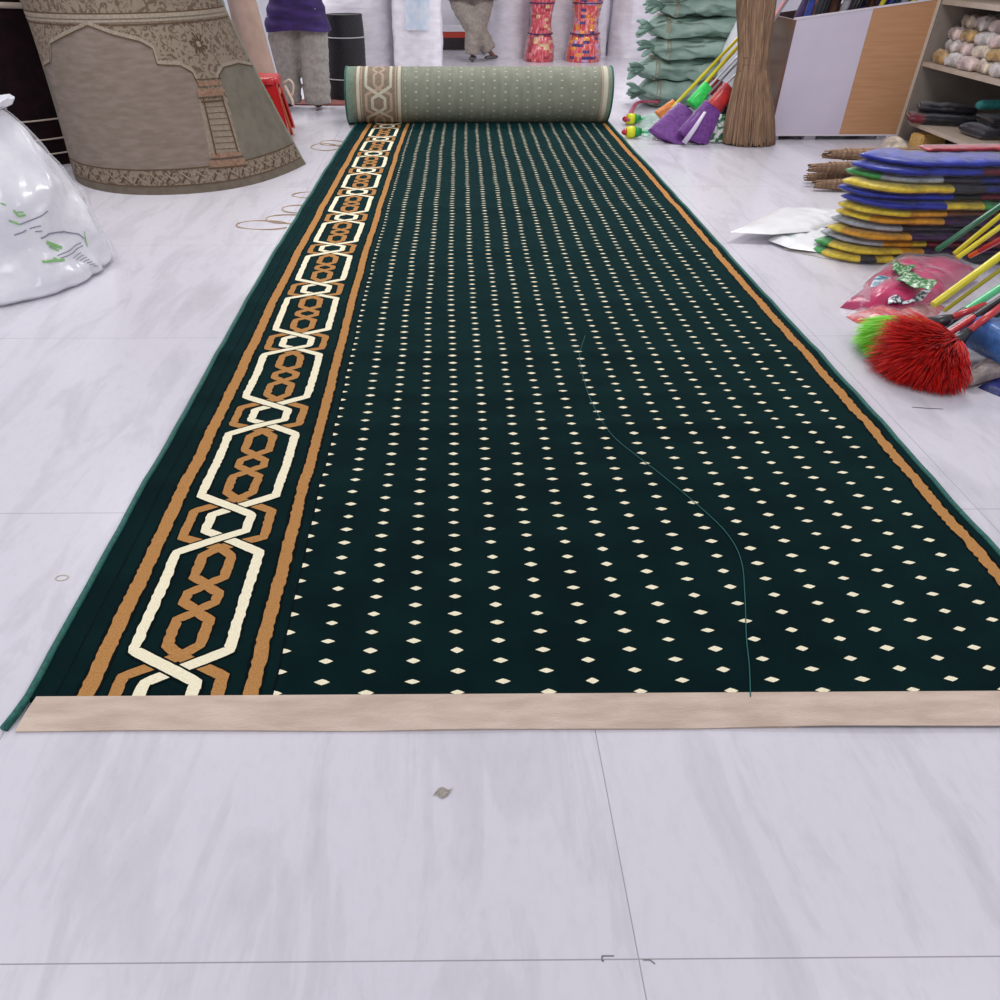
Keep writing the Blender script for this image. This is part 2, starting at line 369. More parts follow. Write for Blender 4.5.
def loops(name, ells, label):
    mb = MB(); allp = []
    for cx, cy, rx, ry in ells:
        allp += [G(cx+rx*math.cos(t*PI/18), cy+ry*math.sin(t*PI/18), .003+.002*math.sin(t*.5+cx)) for t in range(3, 37)]
    mb.tube(allp, .0035, 5)
    tag(mb.build(name, mat('jute_cord', (176, 150, 124), .8)), label, 'cord')
loops('cord_coil', [(263, 225, 27, 4.5), (290, 219, 24, 4.5), (302, 209, 20, 4), (312, 195, 20, 3)], 'thin brown cord loops lying beside the carpet, in front of the standing patterned rug roll')
loops('cord_coil', [(325, 147, 14, 3.4), (332, 143, 12, 2.6)], 'thin brown cord loops on the floor just left of the rolled carpet end')

# ---------------------------------------------------------------- standing patterned rug roll (left)
RUGH = 1.62
def rc(z):
    t = z/1.07; return Vector((-1.99-.21*t, 6.26-.02*t, z))
def rrad(z):
    t = z/1.07; return .645+.165*max(0, 1-t)**1.25 if t < 1 else .645
def S_rug(a, z, h=0):
    c = rc(z); r = rrad(z)+h+.006*nz(math.cos(a), math.sin(a), z, 1.6)
    flare = 0
    if a > -.55: flare = .055*((a+.55)/.55)**2*max(0, 1.15-z)
    return Vector((c.x+(r+flare)*math.cos(a), c.y+(r)*math.sin(a), z))
def inv_rug(px, py):
    d = ray(px, py); t = 4.5/d.y; prev = t
    def F(t):
        p = Vector((0, 0, CAM_H))+d*t; c = rc(p.z); return math.hypot(p.x-c.x, p.y-c.y)-rrad(p.z)
    while F(t) > 0 and t*d.y < 6.3: prev = t; t += .02
    lo, hi = prev, t
    for _ in range(20):
        m_ = (lo+hi)/2
        if F(m_) > 0: lo = m_
        else: hi = m_
    p = Vector((0, 0, CAM_H))+d*hi; c = rc(p.z)
    a = math.atan2(p.y-c.y, p.x-c.x)
    return (a-2*PI if a > PI/2 else a), p.z
def proj(p):
    ca, sa, ct, st = math.cos(YAW), math.sin(YAW), math.cos(PITCH), math.sin(PITCH)
    v = (p[0], p[1], p[2]-CAM_H); R = (ca, -sa, 0); F_ = (sa*ct, ca*ct, -st); U = (sa*st, ca*st, ct)
    dd = lambda q: sum(v[i]*q[i] for i in range(3))
    return CXP+FPX*dd(R)/dd(F_), CYP-FPX*dd(U)/dd(F_)
def inpoly(x, y, pl):
    c = False; j = len(pl)-1
    for i in range(len(pl)):
        if (pl[i][1] > y) != (pl[j][1] > y) and x < (pl[j][0]-pl[i][0])*(y-pl[i][1])/(pl[j][1]-pl[i][1])+pl[i][0]: c = not c
        j = i
    return c
# design of the rug in its own (angle, height) coordinates
fieldP = [(44, 62), (50, 50), (52, 42), (88, 24), (140, 40), (150, 45), (157, 62), (180, 64), (195, 74), (202, 100), (212, 155), (208, 168), (150, 173), (76, 172), (60, 110)]
sideP = [(216, 76), (222, 64), (236, 62), (250, 64), (262, 90), (305, 155), (270, 164), (245, 165), (240, 150), (226, 92)]
leftP = [(44, 66), (54, 64), (62, 75), (72, 172), (66, 172), (52, 100)]
pillarP = [(199, 100), (226, 98), (242, 156), (210, 158)]
F1, F2, F3, F4 = [[inv_rug(*p) for p in pl] for pl in (fieldP, sideP, leftP, pillarP)]
def rugmat(a, z):
    if z < .055: return 4
    if z < .15: return 1
    if inpoly(a, z, F4): return 3
    if inpoly(a, z, F1): return 0
    if inpoly(a, z, F2) or inpoly(a, z, F3): return 2
    if z > .985 and z < 1.02: return 3
    return 1 if z > .18 and z > .42 else 0
rug_field = mat('rug_field', (136, 122, 112), .9, (122, 110, 98), 9, .25, 300, stretch=(1, 1, 4), spec=.2)
def brocade():
    m = mat('rug_floral', (140, 126, 110), .9, (104, 88, 74), 21, .25, 300, spec=.2, ramp=(.5, .56), detail=5)
    for n in m.node_tree.nodes:
        if n.type == 'TEX_NOISE' and abs(n.inputs['Scale'].default_value-21) < 1: n.inputs['Distortion'].default_value = 2.2
    return m
rug_fl = brocade()
rug_green = mat('rug_side_field', (122, 116, 104), .9, (110, 105, 93), 12, .25, 300, spec=.2)
rug_pillar = mat('rug_pillar', (150, 136, 120), .9, (136, 122, 106), 40, .2, 300, spec=.2)
rug_base = mat('rug_hem', (114, 104, 92), .9, (104, 94, 82), 20, .25, 300, spec=.2)
rug_line = mat('rug_brown_line', (92, 72, 54), .9, spec=.2); rug_lt = mat('rug_light_line', (158, 146, 130), .9, (140, 128, 112), 60, spec=.2); rug_red = mat('rug_rust', (150, 122, 104), .9, (128, 98, 80), 50, spec=.2)
rug = thing('standing_rug_roll', 'big grey-brown rug roll standing on end, arch and pillar pattern on its back', 'rug roll')
mb = MB()
A0, A1 = -PI*1.08, .10
NA, NZ = 260, 200
mb.grid(lambda u, v: S_rug(A0+(A1-A0)*u, RUGH*v), NA, NZ, m=lambda u, v: rugmat(A0+(A1-A0)*u, RUGH*v))
def rstroke(pts_px, wd, m, h=.003, raw=False):
    pts = pts_px if raw else [inv_rug(*p) for p in pts_px]
    fine = []
    for (a, b), (c, d) in zip(pts, pts[1:]):
        n = max(1, int((abs(c-a)*.7+abs(d-b))/.02))
        for k in range(n): fine.append((a+(c-a)*k/n, b+(d-b)*k/n))
    fine.append(pts[-1]); vs = []
    for i, (a, z) in enumerate(fine):
        p = fine[max(i-1, 0)]; q = fine[min(i+1, len(fine)-1)]
        da, dz = (q[0]-p[0])*.7, q[1]-p[1]; l = math.hypot(da, dz) or 1; na, nb = -dz/l/.7, da/l
        vs += [S_rug(a+na*wd/2, z+nb*wd/2, h), S_rug(a-na*wd/2, z-nb*wd/2, h)]
    mb.add(vs, [(2*i, 2*i+1, 2*i+3, 2*i+2) for i in range(len(fine)-1)], m)
arch = [(44, 64), (50, 60), (50, 42), (88, 23), (112, 32), (140, 39), (152, 46), (157, 62), (180, 63), (192, 70), (199, 84), (204, 84)]
rstroke(arch, .022, 6); rstroke([(x, y+2.5) for x, y in arch], .007, 5, .004)
rstroke([(216, 84), (217, 74), (222, 65), (236, 61), (252, 64)], .02, 6); rstroke([(218, 84), (219, 75), (224, 67), (237, 63.5), (252, 66)], .006, 5, .004)
rstroke([(203, 98), (208, 120), (216, 155)], .010, 5, .004); rstroke([(222, 98), (229, 120), (238, 152)], .010, 5, .004)
rstroke([(196, 84), (221, 82)], .03, 7, .004); rstroke([(197, 93), (223, 91)], .045, 7, .004); rstroke([(201, 102), (224, 100)], .012, 5, .005)
rstroke([(195, 79.5), (221, 78)], .006, 5, .006); rstroke([(197, 98), (223, 96.5)], .006, 5, .006)
rstroke([(211, 156), (241, 153)], .03, 7, .004); rstroke([(209, 164), (245, 161)], .04, 7, .004); rstroke([(208, 168.5), (246, 165)], .008, 5, .006); rstroke([(210, 159), (243, 156)], .006, 5, .006)
for k in range(8):
    rstroke([(206+k*1.5, 107+k*6), (225+k*1.7, 106+k*6)], .004, 5, .005)
for z, m_, w_ in ((.155, 5, .008), (.055, 5, .006), (1.025, 6, .022), (1.04, 5, .008), (.98, 5, .008), (1.0, 6, .012)):
    rstroke([(A0+.02, z), (A1-.02, z)], w_, m_, .003, raw=True)
# leaf scroll along the hem
for k in range(26):
    a = A0+.1+(A1-A0-.2)*k/25
    rstroke([(a, .07), (a+.035, .10), (a+.075, .13)], .010, 5, .004, raw=True)
    rstroke([(a+.02, .135), (a+.055, .105), (a+.1, .08)], .008, 6, .004, raw=True)
# medallion
c0 = inv_rug(198, 44)
for k in range(12):
    t = k*PI/6; r = .05+.02*(k % 2)
    rstroke([(c0[0]+math.cos(t)*.03, c0[1]+math.sin(t)*.02), (c0[0]+math.cos(t+.25)*r*1.4, c0[1]+math.sin(t+.25)*r)], .012, 5, .004, raw=True)
rstroke([(c0[0]-.02, c0[1]), (c0[0]+.02, c0[1])], .03, 6, .005, raw=True)
rl = [rug_field, rug_fl, rug_green, rug_pillar, rug_base, rug_line, rug_lt, rug_red]
mb.build('rug_back', rl, rug)
mb = MB()   # dark pile inside of the roll: inner turns
def S_in(u, v):
    a = A0+(A1-A0)*u; c = rc(RUGH*v); r = rrad(RUGH*v)-.014
    return Vector((c.x+r*math.cos(a), c.y+r*math.sin(a), .002+RUGH*v))
mb.grid(S_in, 60, 10)
mb.grid(lambda u, v: (lambda c, a: Vector((c.x+(.45-.05*u)*math.cos(a), c.y+(.45-.05*u)*math.sin(a), .002+RUGH*v)))(rc(RUGH*v), u*4*PI), 80, 4)
mb.build('inner_turns', mat('rug_inner_pile', (96, 100, 84), .95, (84, 86, 72), 20), rug)
mb = MB()
mb.tube([S_rug(A1, z*RUGH/30, -.004) for z in range(31)], .012, 6)
mb.build('selvedge', mat('rug_selvedge', (132, 136, 118), .9), rug)

# ---------------------------------------------------------------- other standing rolls on the left
def cyl_roll(name, label, cb, ct, rb, rt, h, m, group=None, cat='rug roll', fold=.01, top=True, seed=0, mats=None, mf=0, n=48):
    t = thing(name, label, cat, (cb[0], cb[1], 0), group=group)
    mb = MB()
    def fn(u, v):
        a = 2*PI*u; r = rb+(rt-rb)*v+fold*nz(math.cos(a)*2, math.sin(a)*2, v*3, 1.3, seed)+fold*.5*nz(math.cos(a)*3, math.sin(a)*3, v*9, 1.5, seed+3)
        return Vector(((ct[0]-cb[0])*v+r*math.cos(a), (ct[1]-cb[1])*v+r*math.sin(a), h*v))
    mb.grid(fn, n, 40, cu=True, caps=False, m=mf)
    mb.build('roll_wrap', mats or m, t)
    q = MB()
    def spiral(u, v):
        a = u*10*PI; k = 1-u*.9; r = (rt-.004)*k
        return Vector(((ct[0]-cb[0])+r*math.cos(a), (ct[1]-cb[1])+r*math.sin(a), h-.012*v-.004))
    q.grid(spiral, 160, 1)
    q.build('roll_core', mats[0] if mats else m, t)
    return t
maroon = mat('maroon_pile', (30, 13, 17), .9, (18, 7, 10), 12, .4, 120, spec=.15); creamtrim = mat('cream_trim', (186, 170, 156), .85)
t = cyl_roll('dark_rug_roll', 'dark maroon rug roll leaning at the far left behind the white plastic sack', (-3.44, 6.86), (-3.56, 6.9), .70, .70, 1.45, maroon, fold=.015, seed=2)
mb = MB()
for v in (.06, .13, .22):
    mb.tube([Vector(((-.12)*v+.708*math.cos(a*PI/30-PI/2-.6), .04*v+.708*math.sin(a*PI/30-PI/2-.6), 1.45*v)) for a in range(50)], .006, 5)
mb.build('cream_stripe', creamtrim, t.children[0])
mb = MB(); mb.tube([Vector((-.085+.705*math.cos(a*PI/40-PI*.9), .03+.705*math.sin(a*PI/40-PI*.9), 1.13-.0035*a)) for a in range(50)], .02, 6)
mb.build('cream_band', creamtrim, t)

beige_w = mat('beige_wrap', (196, 168, 152), .8, (184, 156, 140), 8, .2, 30)
t = cyl_roll('pale_rug_roll', 'tall pale pinkish-beige rug roll standing between the patterned rug and the purple-shirted person', (-1.66, 8.02), (-1.84, 8.05), .16, .12, 1.3, beige_w, seed=5, fold=.006)
mb = MB(); mb.tube([Vector((-.18*v/20+(.163-.04*v/20)*math.cos(-.12), .03*v/20+(.163-.04*v/20)*math.sin(-.12), 1.3*v/20)) for v in range(21)], .012, 6)
mb.build('white_selvedge', mat('white_edge', (218, 220, 230), .8), t)
bl = mat('blue_print', (128, 150, 182), .8, (206, 210, 216), 26, .1, 30, ramp=(.48, .54))
cyl_roll('blue_print_roll', 'slim blue and white printed rug roll squeezed behind the patterned rug', (-1.84, 7.62), (-2.02, 7.6), .13, .11, 1.4, bl, seed=6, fold=.005)

# ---------------------------------------------------------------- stools
def stool(name, label, loc, h, wt, wb, m, rz):
    t = thing(name, label, 'stool', loc, (0, 0, rz), )
    mb = MB()
    def top(u, v):
        a = 2*PI*u; k = 1
        prof = [(0, h-.008), (.55, h-.008), (.9, h-.006), (.97, h), (1.0, h-.004), (1.02, h-.03), (1.03, h-.05)][min(6, int(round(v*6)))]
        c, s = spow(math.cos(a), .55), spow(math.sin(a), .55)
        return Vector((wt/2*prof[0]*c, wt/2*prof[0]*s, prof[1]))
    mb.grid(top, 32, 6, cu=True); mb.build('seat', m, t)
    for i, (sx, sy) in enumerate(((1, 1), (1, -1), (-1, 1), (-1, -1))):
        mb = MB(); x0, x1 = wt/2*.86, wb/2
        # L-section leg that widens into the apron arch
        for ax in (0, 1):
            vs = []; N = 10
            for j in range(N+1):
                v = j/N; z = (h-.03)*(1-v)
                p = x0+(x1-x0)*v
                wleg = .055+.10*max(0, 1-v*3.2)**1.5
                a = Vector((p, p, z)); b = Vector((p-wleg, p, z)) if ax == 0 else Vector((p, p-wleg, z))
                for q in (a, b):
                    vs.append(Vector((q.x*sx, q.y*sy, z)))
                th = .008
                for q in (a, b):
                    qq = q-Vector((0, th, 0)) if ax == 0 else q-Vector((th, 0, 0))
                    vs.append(Vector((qq.x*sx, qq.y*sy, z)))
            fs = []
            for j in range(N):
                o_ = 4*j
                for p_, q_ in ((0, 1), (1, 3), (3, 2), (2, 0)): fs.append((o_+p_, o_+q_, o_+4+q_, o_+4+p_))
            mb.add(vs, fs)
        mb.build('leg', m, t, sharp=40)
    return t
redp = mat('red_plastic', (206, 34, 38), .3, coat=.3); orp = mat('orange_plastic', (232, 122, 70), .35, coat=.2)
orange = stool('plastic_stool', 'orange plastic stool stacked under the red stool', (-1.56, 7.30, 0), .40, .29, .40, orp, .05)
red = stool('plastic_stool', 'red plastic stool with arched sides stacked on an orange stool', (-1.56, 7.30, .05), .44, .31, .43, redp, .05)
mb = MB(); mb.tube(bez([P(284, 83, 7.14), P(289, 80, 7.12), P(293, 84, 7.1), P(293, 92, 7.1), P(290, 98, 7.12)], 5), .009, 8)
mb.tube(bez([P(285, 86, 7.14), P(288, 92, 7.12), P(292, 100, 7.1), P(293, 105, 7.1)], 5), .012, 8)
tag(mb.build('cloth_strap', mat('cream_strap', (222, 196, 176), .7)), 'looped cream cloth strap hanging at the red stool front corner', 'strap')

# ---------------------------------------------------------------- people
def skin_mesh(name, nodes, edges, m, parent, root=0, sub=2, label=None):
    me = bpy.data.meshes.new('tmp'); me.from_pydata([n[0] for n in nodes], edges, [])
    o = bpy.data.objects.new('tmp', me); COL.objects.link(o)
    o.modifiers.new('s', 'SKIN')
    sv = me.skin_vertices[0].data
    for i, n in enumerate(nodes):
        r = n[1]; sv[i].radius = r if isinstance(r, tuple) else (r, r); sv[i].use_root = (i == root)
    s = o.modifiers.new('d', 'SUBSURF'); s.levels = s.render_levels = sub
    dg = bpy.context.evaluated_depsgraph_get(); me2 = bpy.data.meshes.new_from_object(o.evaluated_get(dg)); bpy.data.objects.remove(o)
    me2.name = name; me2.materials.clear(); me2.materials.append(m); me2.polygons.foreach_set('use_smooth', [True]*len(me2.polygons))
    r = bpy.data.objects.new(name, me2); COL.objects.link(r); r.parent = parent
    if label: r['label'] = label
    return r
skinm = mat('skin', (132, 88, 64), .55, (122, 80, 58), 12); hairm = mat('black_hair', (20, 17, 16), .6, bump=.5, bscale=90)
def hand(nodes, edges, wi, p, d, side, s=1.0):
    """adds palm and five fingers after wrist node wi"""
    d = d.normalized(); q = side.normalized(); n = len(nodes)
    nodes.append((p+d*.045*s, (.034*s, .018*s))); edges.append((wi, n)); palm = n
    for k, (off, ln) in enumerate(((-.028, .062), (-.010, .072), (.010, .068), (.027, .054))):
        a = len(nodes); dn = d.cross(q)
        nodes.append((p+d*.085*s+q*off*s, .0095*s)); nodes.append((p+d*(.085+ln*.55)*s+q*off*1.1*s+dn*.006, .0085*s)); nodes.append((p+d*(.085+ln*.95)*s+q*off*1.1*s+dn*.02, .0072*s))
        edges += [(palm, a), (a, a+1), (a+1, a+2)]
    a = len(nodes); nodes.append((p+d*.035*s-q*.045*s, .011*s)); nodes.append((p+d*.07*s-q*.062*s, .009*s)); edges += [(palm, a), (a, a+1)]
def person(name, label, loc, rz, pelvis, hips, knees, ankles, toes, lean, mp, ms, lw=1.0, shirt_hem=None, lr=(.15, .13), feet_m=None):
    t = thing(name, label, 'person', loc, (0, 0, rz))
    V = Vector
    ch = pelvis+V((lean*.5, 0, .30)); sh = pelvis+V((lean, 0, .47)); nk = sh+V((0, .01, .10)); hd = nk+V((0, .02, .05))
    N = [(pelvis, (.15, .11)), (pelvis+V((lean*.2, 0, .13)), (.14, .105)), (ch, (.165, .115)), (sh, (.12, .09)), (nk, (.055, .055)), (nk+V((0, .01, .06)), (.052, .055))]
    E = [(0, 1), (1, 2), (2, 3), (3, 4), (4, 5)]
    for s in (0, 1):
        b = len(N); N += [(hips[s], .095), ((hips[s]+knees[s])/2, .085), (knees[s], .06), ((knees[s]+ankles[s])/2, .052), (ankles[s], .036), ((ankles[s]+toes[s])/2+V((0, 0, -.005)), (.036, .026)), (toes[s], (.034, .018))]
        E += [(0, b)]+[(b+k, b+k+1) for k in range(6)]
    wr = []
    for s, sx in ((0, -1), (1, 1)):
        b = len(N); S0 = sh+V((sx*.19, 0, -.02)); el = S0+V((sx*.05, .03, -.27)); wx = el+V((-sx*.06, .22, .06))
        N += [(S0, .06), ((S0+el)/2, .047), (el, .04), ((el+wx)/2, .036), (wx, .026)]
        E += [(3, b)]+[(b+k, b+k+1) for k in range(4)]
        hand(N, E, b+4, wx, wx-el, V((sx*-1, 0, 0)))
        wr.append((S0, el, wx))
    body = skin_mesh('body', N, E, skinm, t)
    # head, sculpted sphere joined into the body mesh
    mb = MB(); hc = hd+V((0, .01, .12)); W = .078
    def head(u, v):
        a = 2*PI*u; b_ = PI*v-PI/2
        x = W*math.cos(b_)*math.cos(a); y = W*1.18*math.cos(b_)*math.sin(a); z = .118*math.sin(b_)
        if z < 0: x *= 1-.28*(-z/.118)**1.3; y = y*(1-.1*(-z/.118)) + .012*(-z/.118)
        fr = max(0, math.sin(a))*math.cos(b_)
        if fr > .6:
            y += .022*math.exp(-(x/.012)**2-((z+.012)/.02)**2)          # nose
            y -= .010*math.exp(-((abs(x)-.03)/.014)**2-((z-.012)/.012)**2)   # sockets
            y += .006*math.exp(-(x/.022)**2-((z+.052)/.007)**2)-.005*math.exp(-(x/.026)**2-((z+.06)/.004)**2)
        return hc+V((x, y, z))
    mb.grid(head, 56, 40, cu=True)
    for sx in (-1, 1):
        mb.grid(lambda u, v, sx=sx: hc+V((sx*(W*.97+.012*math.sin(PI*v)), -.005+.017*math.cos(2*PI*u)*math.sin(PI*v)-.004, .0+.03*math.cos(PI*v))), 12, 8, cu=True)
    h_ = mb.build('head_tmp', skinm)
    bm = bmesh.new(); bm.from_mesh(body.data); bm.from_mesh(h_.data); bm.to_mesh(body.data); bm.free(); bpy.data.objects.remove(h_)
    body.data.polygons.foreach_set('use_smooth', [True]*len(body.data.polygons))
    for sx in (-1, 1):
        mb = MB(); mb.grid(lambda u, v, sx=sx: hc+V((sx*.03+.011*math.sin(PI*v)*math.cos(2*PI*u), W*1.18*.90-.001+.006*math.sin(PI*v)*math.sin(2*PI*u), .012+.006*math.cos(PI*v))), 12, 8, cu=True)
        mb.build('eye', mat('eye', (40, 28, 22), .2), body)
    mb = MB()
    mb.grid(lambda u, v: (lambda a, b_: hc+V((W*1.08*math.cos(b_)*math.cos(a), W*1.26*math.cos(b_)*math.sin(a)-.004, .124*math.sin(b_)+.004)) )(2*PI*u, (-.05+.55*v if .08 < u < .42 else -.35+.85*v)*PI if False else ((.22 if .08 < u < .42 else -.22)+((PI/2-(.22 if .08 < u < .42 else -.22))*v)/1)), 48, 16, cu=True)
    mb.build('hair', hairm, t)
    # trousers: waist tube + two legs, tapering to the cuffs
    mb = MB()
    for s in (0, 1):
        sx = -1 if s == 0 else 1
        path = bez([hips[s]+V((-sx*.035, 0, .16)), hips[s], (hips[s]*.45+knees[s]*.55), knees[s], (knees[s]+ankles[s])/2, ankles[s]+V((0, 0, .0))], 6)
        n = len(path); R = []
        for i in range(n):
            f_ = i/(n-1); R.append((lr[0]*(1-f_)+lr[1]*f_)*(1+.03*math.sin(i*2.1)+.02*math.sin(i*1.3+1)))
        mb.tube(path, R, 20)
    mb.grid(lambda u, v: pelvis+V((.20*lw*math.cos(2*PI*u), .145*math.sin(2*PI*u), -.04+.20*v)), 28, 6, cu=True)
    tr = mb.build('trousers', mp, t)
    # one continuous cloth surface
    rm = tr.modifiers.new('r', 'REMESH'); rm.mode = 'VOXEL'; rm.voxel_size = .014; sm_ = tr.modifiers.new('s', 'SMOOTH'); sm_.iterations = 6
    dg = bpy.context.evaluated_depsgraph_get(); m2 = bpy.data.meshes.new_from_object(tr.evaluated_get(dg)); tr.modifiers.clear(); tr.data = m2
    for v_ in m2.vertices:
        c = v_.co; k = nz(c.x, c.y, c.z*1.8, 7)*.010+nz(c.x*1.5+c.z, c.y, c.z*3, 9)*.006; v_.co += v_.normal*k
    m2.polygons.foreach_set('use_smooth', [True]*len(m2.polygons))
    # shirt with sleeves
    hem = shirt_hem if shirt_hem is not None else pelvis.z
    mb = MB()
    def sh_(u, v):
        a = 2*PI*u; z = hem+(sh.z+.03-hem)*v
        w_ = (.30*lw*(1-v)**1.8+.21*(1-(1-v)**1.8)) if v < .8 else .20-.13*((v-.8)/.2)**1.3
        d_ = .225*(1-v)+.125*v if v < .8 else .145-.07*((v-.8)/.2)
        x = pelvis.x+lean*max(0, (z-pelvis.z)/.47); k = 1+.045*nz(math.cos(a)*2, math.sin(a)*2, v*9)+.02*math.sin(v*34+3*math.cos(a))
        return V((x+w_*k*math.cos(a), pelvis.y+d_*k*math.sin(a), z+.012*math.sin(a*3)*(1-v)))
    mb.grid(sh_, 40, 40, cu=True)
    for (S0, el, wx), sx in zip(wr, (-1, 1)):
        mb.tube([S0+V((-sx*.05, 0, .01)), S0+V((sx*.01, 0, 0)), (S0*.5+el*.5), el+V((0, -.005, 0)), el*.8+wx*.2], [.075, .08, .068, .062, .056], 16, caps=False)
    mb.build('shirt', ms, t)
    for s in (0, 1):
        mb = MB(); d = (toes[s]-ankles[s]); d.z = 0; d = d.normalized() if d.length > 0 else V((0, 1, 0)); a0 = V((ankles[s].x, ankles[s].y, toes[s].z))
        mb.tube([a0-d*.06, a0-d*.03, a0+d*.05, a0+d*.13, a0+d*.165], [.03, .042, .045, .042, .02], 12, flat=.65)
        mb.build('shoe', feet_m, t)
    return t
V = Vector
gray_tr = mat('grey_trousers', (168, 163, 157), .85, (150, 145, 138), 30, .3, 120); purple = mat('purple_shirt', (58, 30, 104), .75, (38, 18, 76), 9, .3, 60, stretch=(1, 1, 3))
person('person', 'person in a purple shirt and loose grey trousers standing behind the red stool', (-1.46, 8.80, 0), 0,
       V((0, 0, .80)), [V((-.145, 0, .72)), V((.145, 0, .72))], [V((-.16, .02, .40)), V((.14, -.02, .40))], [V((-.17, .02, .06)), V((.14, -.02, .05))],
       [V((-.24, .12, .045)), V((.12, .10, .045))], .02, gray_tr, purple, lw=1.12, lr=(.158, .136), shirt_hem=.70, feet_m=mat('brown_shoe', (92, 44, 40), .5))
olive_tr = mat('taupe_trousers', (156, 146, 136), .85, (138, 128, 119), 30, .3, 120)
person('person', 'person in taupe trousers walking past the white rolls, one heel lifted', (.37, 12.62, 0), 0,
       V((0, 0, .82)), [V((-.15, 0, .74)), V((.14, 0, .74))], [V((.03, -.03, .42)), V((.09, .03, .40))], [V((.01, -.03, .10)), V((.26, .08, .13))],
       [V((.04, .10, .045)), V((.36, .16, .045))], .03, olive_tr, mat('dark_grey_shirt', (74, 70, 78), .8, (60, 56, 64), 12, .2, 60), lw=1.2, lr=(.175, .10), shirt_hem=.76, feet_m=mat('grey_shoe', (88, 84, 84), .5))
mb = MB(); mb.grid(lambda a, b: V((-1.75+.95*a, 8.98+.30*b-.05*a, .012+.02*math.sin(PI*b))), 12, 5); mb.grid(lambda a, b: V((-1.75+.95*a, 8.98-.05*a, .0+.012*b)), 12, 1)
tag(mb.build('floor_mat', mat('rust_mat', (130, 72, 66), .8, (104, 54, 50), 30), loc=(0, .02, 0)), 'thin rust-brown mat on the floor behind the feet of the purple-shirted person', 'mat')

# ---------------------------------------------------------------- black foam mat roll
t = thing('black_mat_roll', 'black dimpled rubber mat roll standing upright, tied with two white strings', 'mat roll', (-1.05, 9.28, 0))
mb = MB()
def bm_(u, v):
    a = 2*PI*u; r = .215-.03*v+.012*nz(math.cos(a), math.sin(a), v*2)-.02*math.exp(-((v-.36)/.05)**2)*0
    r += .004*max(0, math.sin(u*44*2*PI/2)*math.sin(v*34*PI))
    return V((r*math.cos(a)+.0*v, r*math.sin(a)*.8, .80*v))
mb.grid(bm_, 132, 120, cu=True, caps=False); mb.grid(lambda u, v: V((.185*v*math.cos(2*PI*u), .148*v*math.sin(2*PI*u), .795)), 24, 2)
mbody = mb.build('mat_body', mat('black_rubber', (34, 32, 38), .6, (18, 17, 22), 60, .3, 80), t)
for z in (.22, .60):
    mb = MB(); mb.tube([V(((.222-.03*z/.8)*math.cos(k*PI/16), (.222-.03*z/.8)*.8*math.sin(k*PI/16), z)) for k in range(33)], .005, 6); mb.build('tie_string', mat('white_string', (196, 194, 200), .7), mbody)

# ---------------------------------------------------------------- white plastic-wrapped rolls
def white_film(name, tint, k=0):
    m = mat(name, tint, .3, tuple(int(c*.93) for c in tint), 5, .7, 9, coat=.4, spec=.5, stretch=(1, 1, 3)); return m
wf = white_film('white_film', (236, 232, 240))
cyl_roll('wrapped_rug_roll', 'thick white plastic-wrapped rug roll standing right behind the black mat roll', (-1.03, 10.25), (-1.05, 10.25), .46, .44, 1.7, wf, cat='rug roll', fold=.03, seed=11)
t = cyl_roll('wrapped_rug_roll', 'white plastic-wrapped rug roll with a pale blue print, beside the walking person', (-.31, 10.0), (-.32, 10.0), .28, .27, 1.7, wf, fold=.02, seed=12)
mb = MB()
mb.grid(lambda u, v: (lambda a, z: V((.288*math.cos(a), .288*math.sin(a), z)))(-PI/2-.45+.95*u, .62+.36*v), 16, 4)
mb.build('blue_print_patch', mat('pale_blue_print', (196, 212, 232), .4, (222, 226, 236), 14, coat=.3), t, label='pale blue printed patch on the wrap')
for x, r, s_, lab in ((.94, .335, 21, 'white wrapped rug roll at the back, between the walking person and the slim red bundle'), (1.61, .32, 22, 'white wrapped rug roll at the back, between the two red bundles'),
                 (2.20, .235, 23, 'narrow white wrapped rug roll directly right of the wider red bundle at the back'), (2.83, .37, 24, 'white wrapped rug roll at the back, directly left of the sage green bundles')):
    cyl_roll('wrapped_rug_roll', lab, (x, 13.35), (x-.0, 13.35), r, r*.92, 1.6, wf, fold=.02, seed=s_)
# low display stand
t = thing('display_stand', 'low stand with white top, red edge and black drawer behind the walking person', 'stand', (.36, 13.5, 0))
mb = MB(); mb.box((-.55, 0, .30), (.32, .4, .36)); mb.build('top_board', mat('white_board', (222, 220, 226), .4), t, smooth=False)
mb = MB(); mb.box((-.52, .01, .22), (.30, .39, .30)); mb.build('red_edge', mat('red_paint', (186, 62, 44), .4), t, smooth=False)
mb = MB(); mb.box((-.52, .02, .06), (.30, .39, .22)); mb.build('black_drawer', mat('black_gloss', (40, 28, 34), .3), t, smooth=False)
mb = MB(); mb.box((-.50, .04, 0), (.28, .37, .06)); mb.build('plinth', mat('grey_plinth', (186, 180, 188), .5), t, smooth=False)
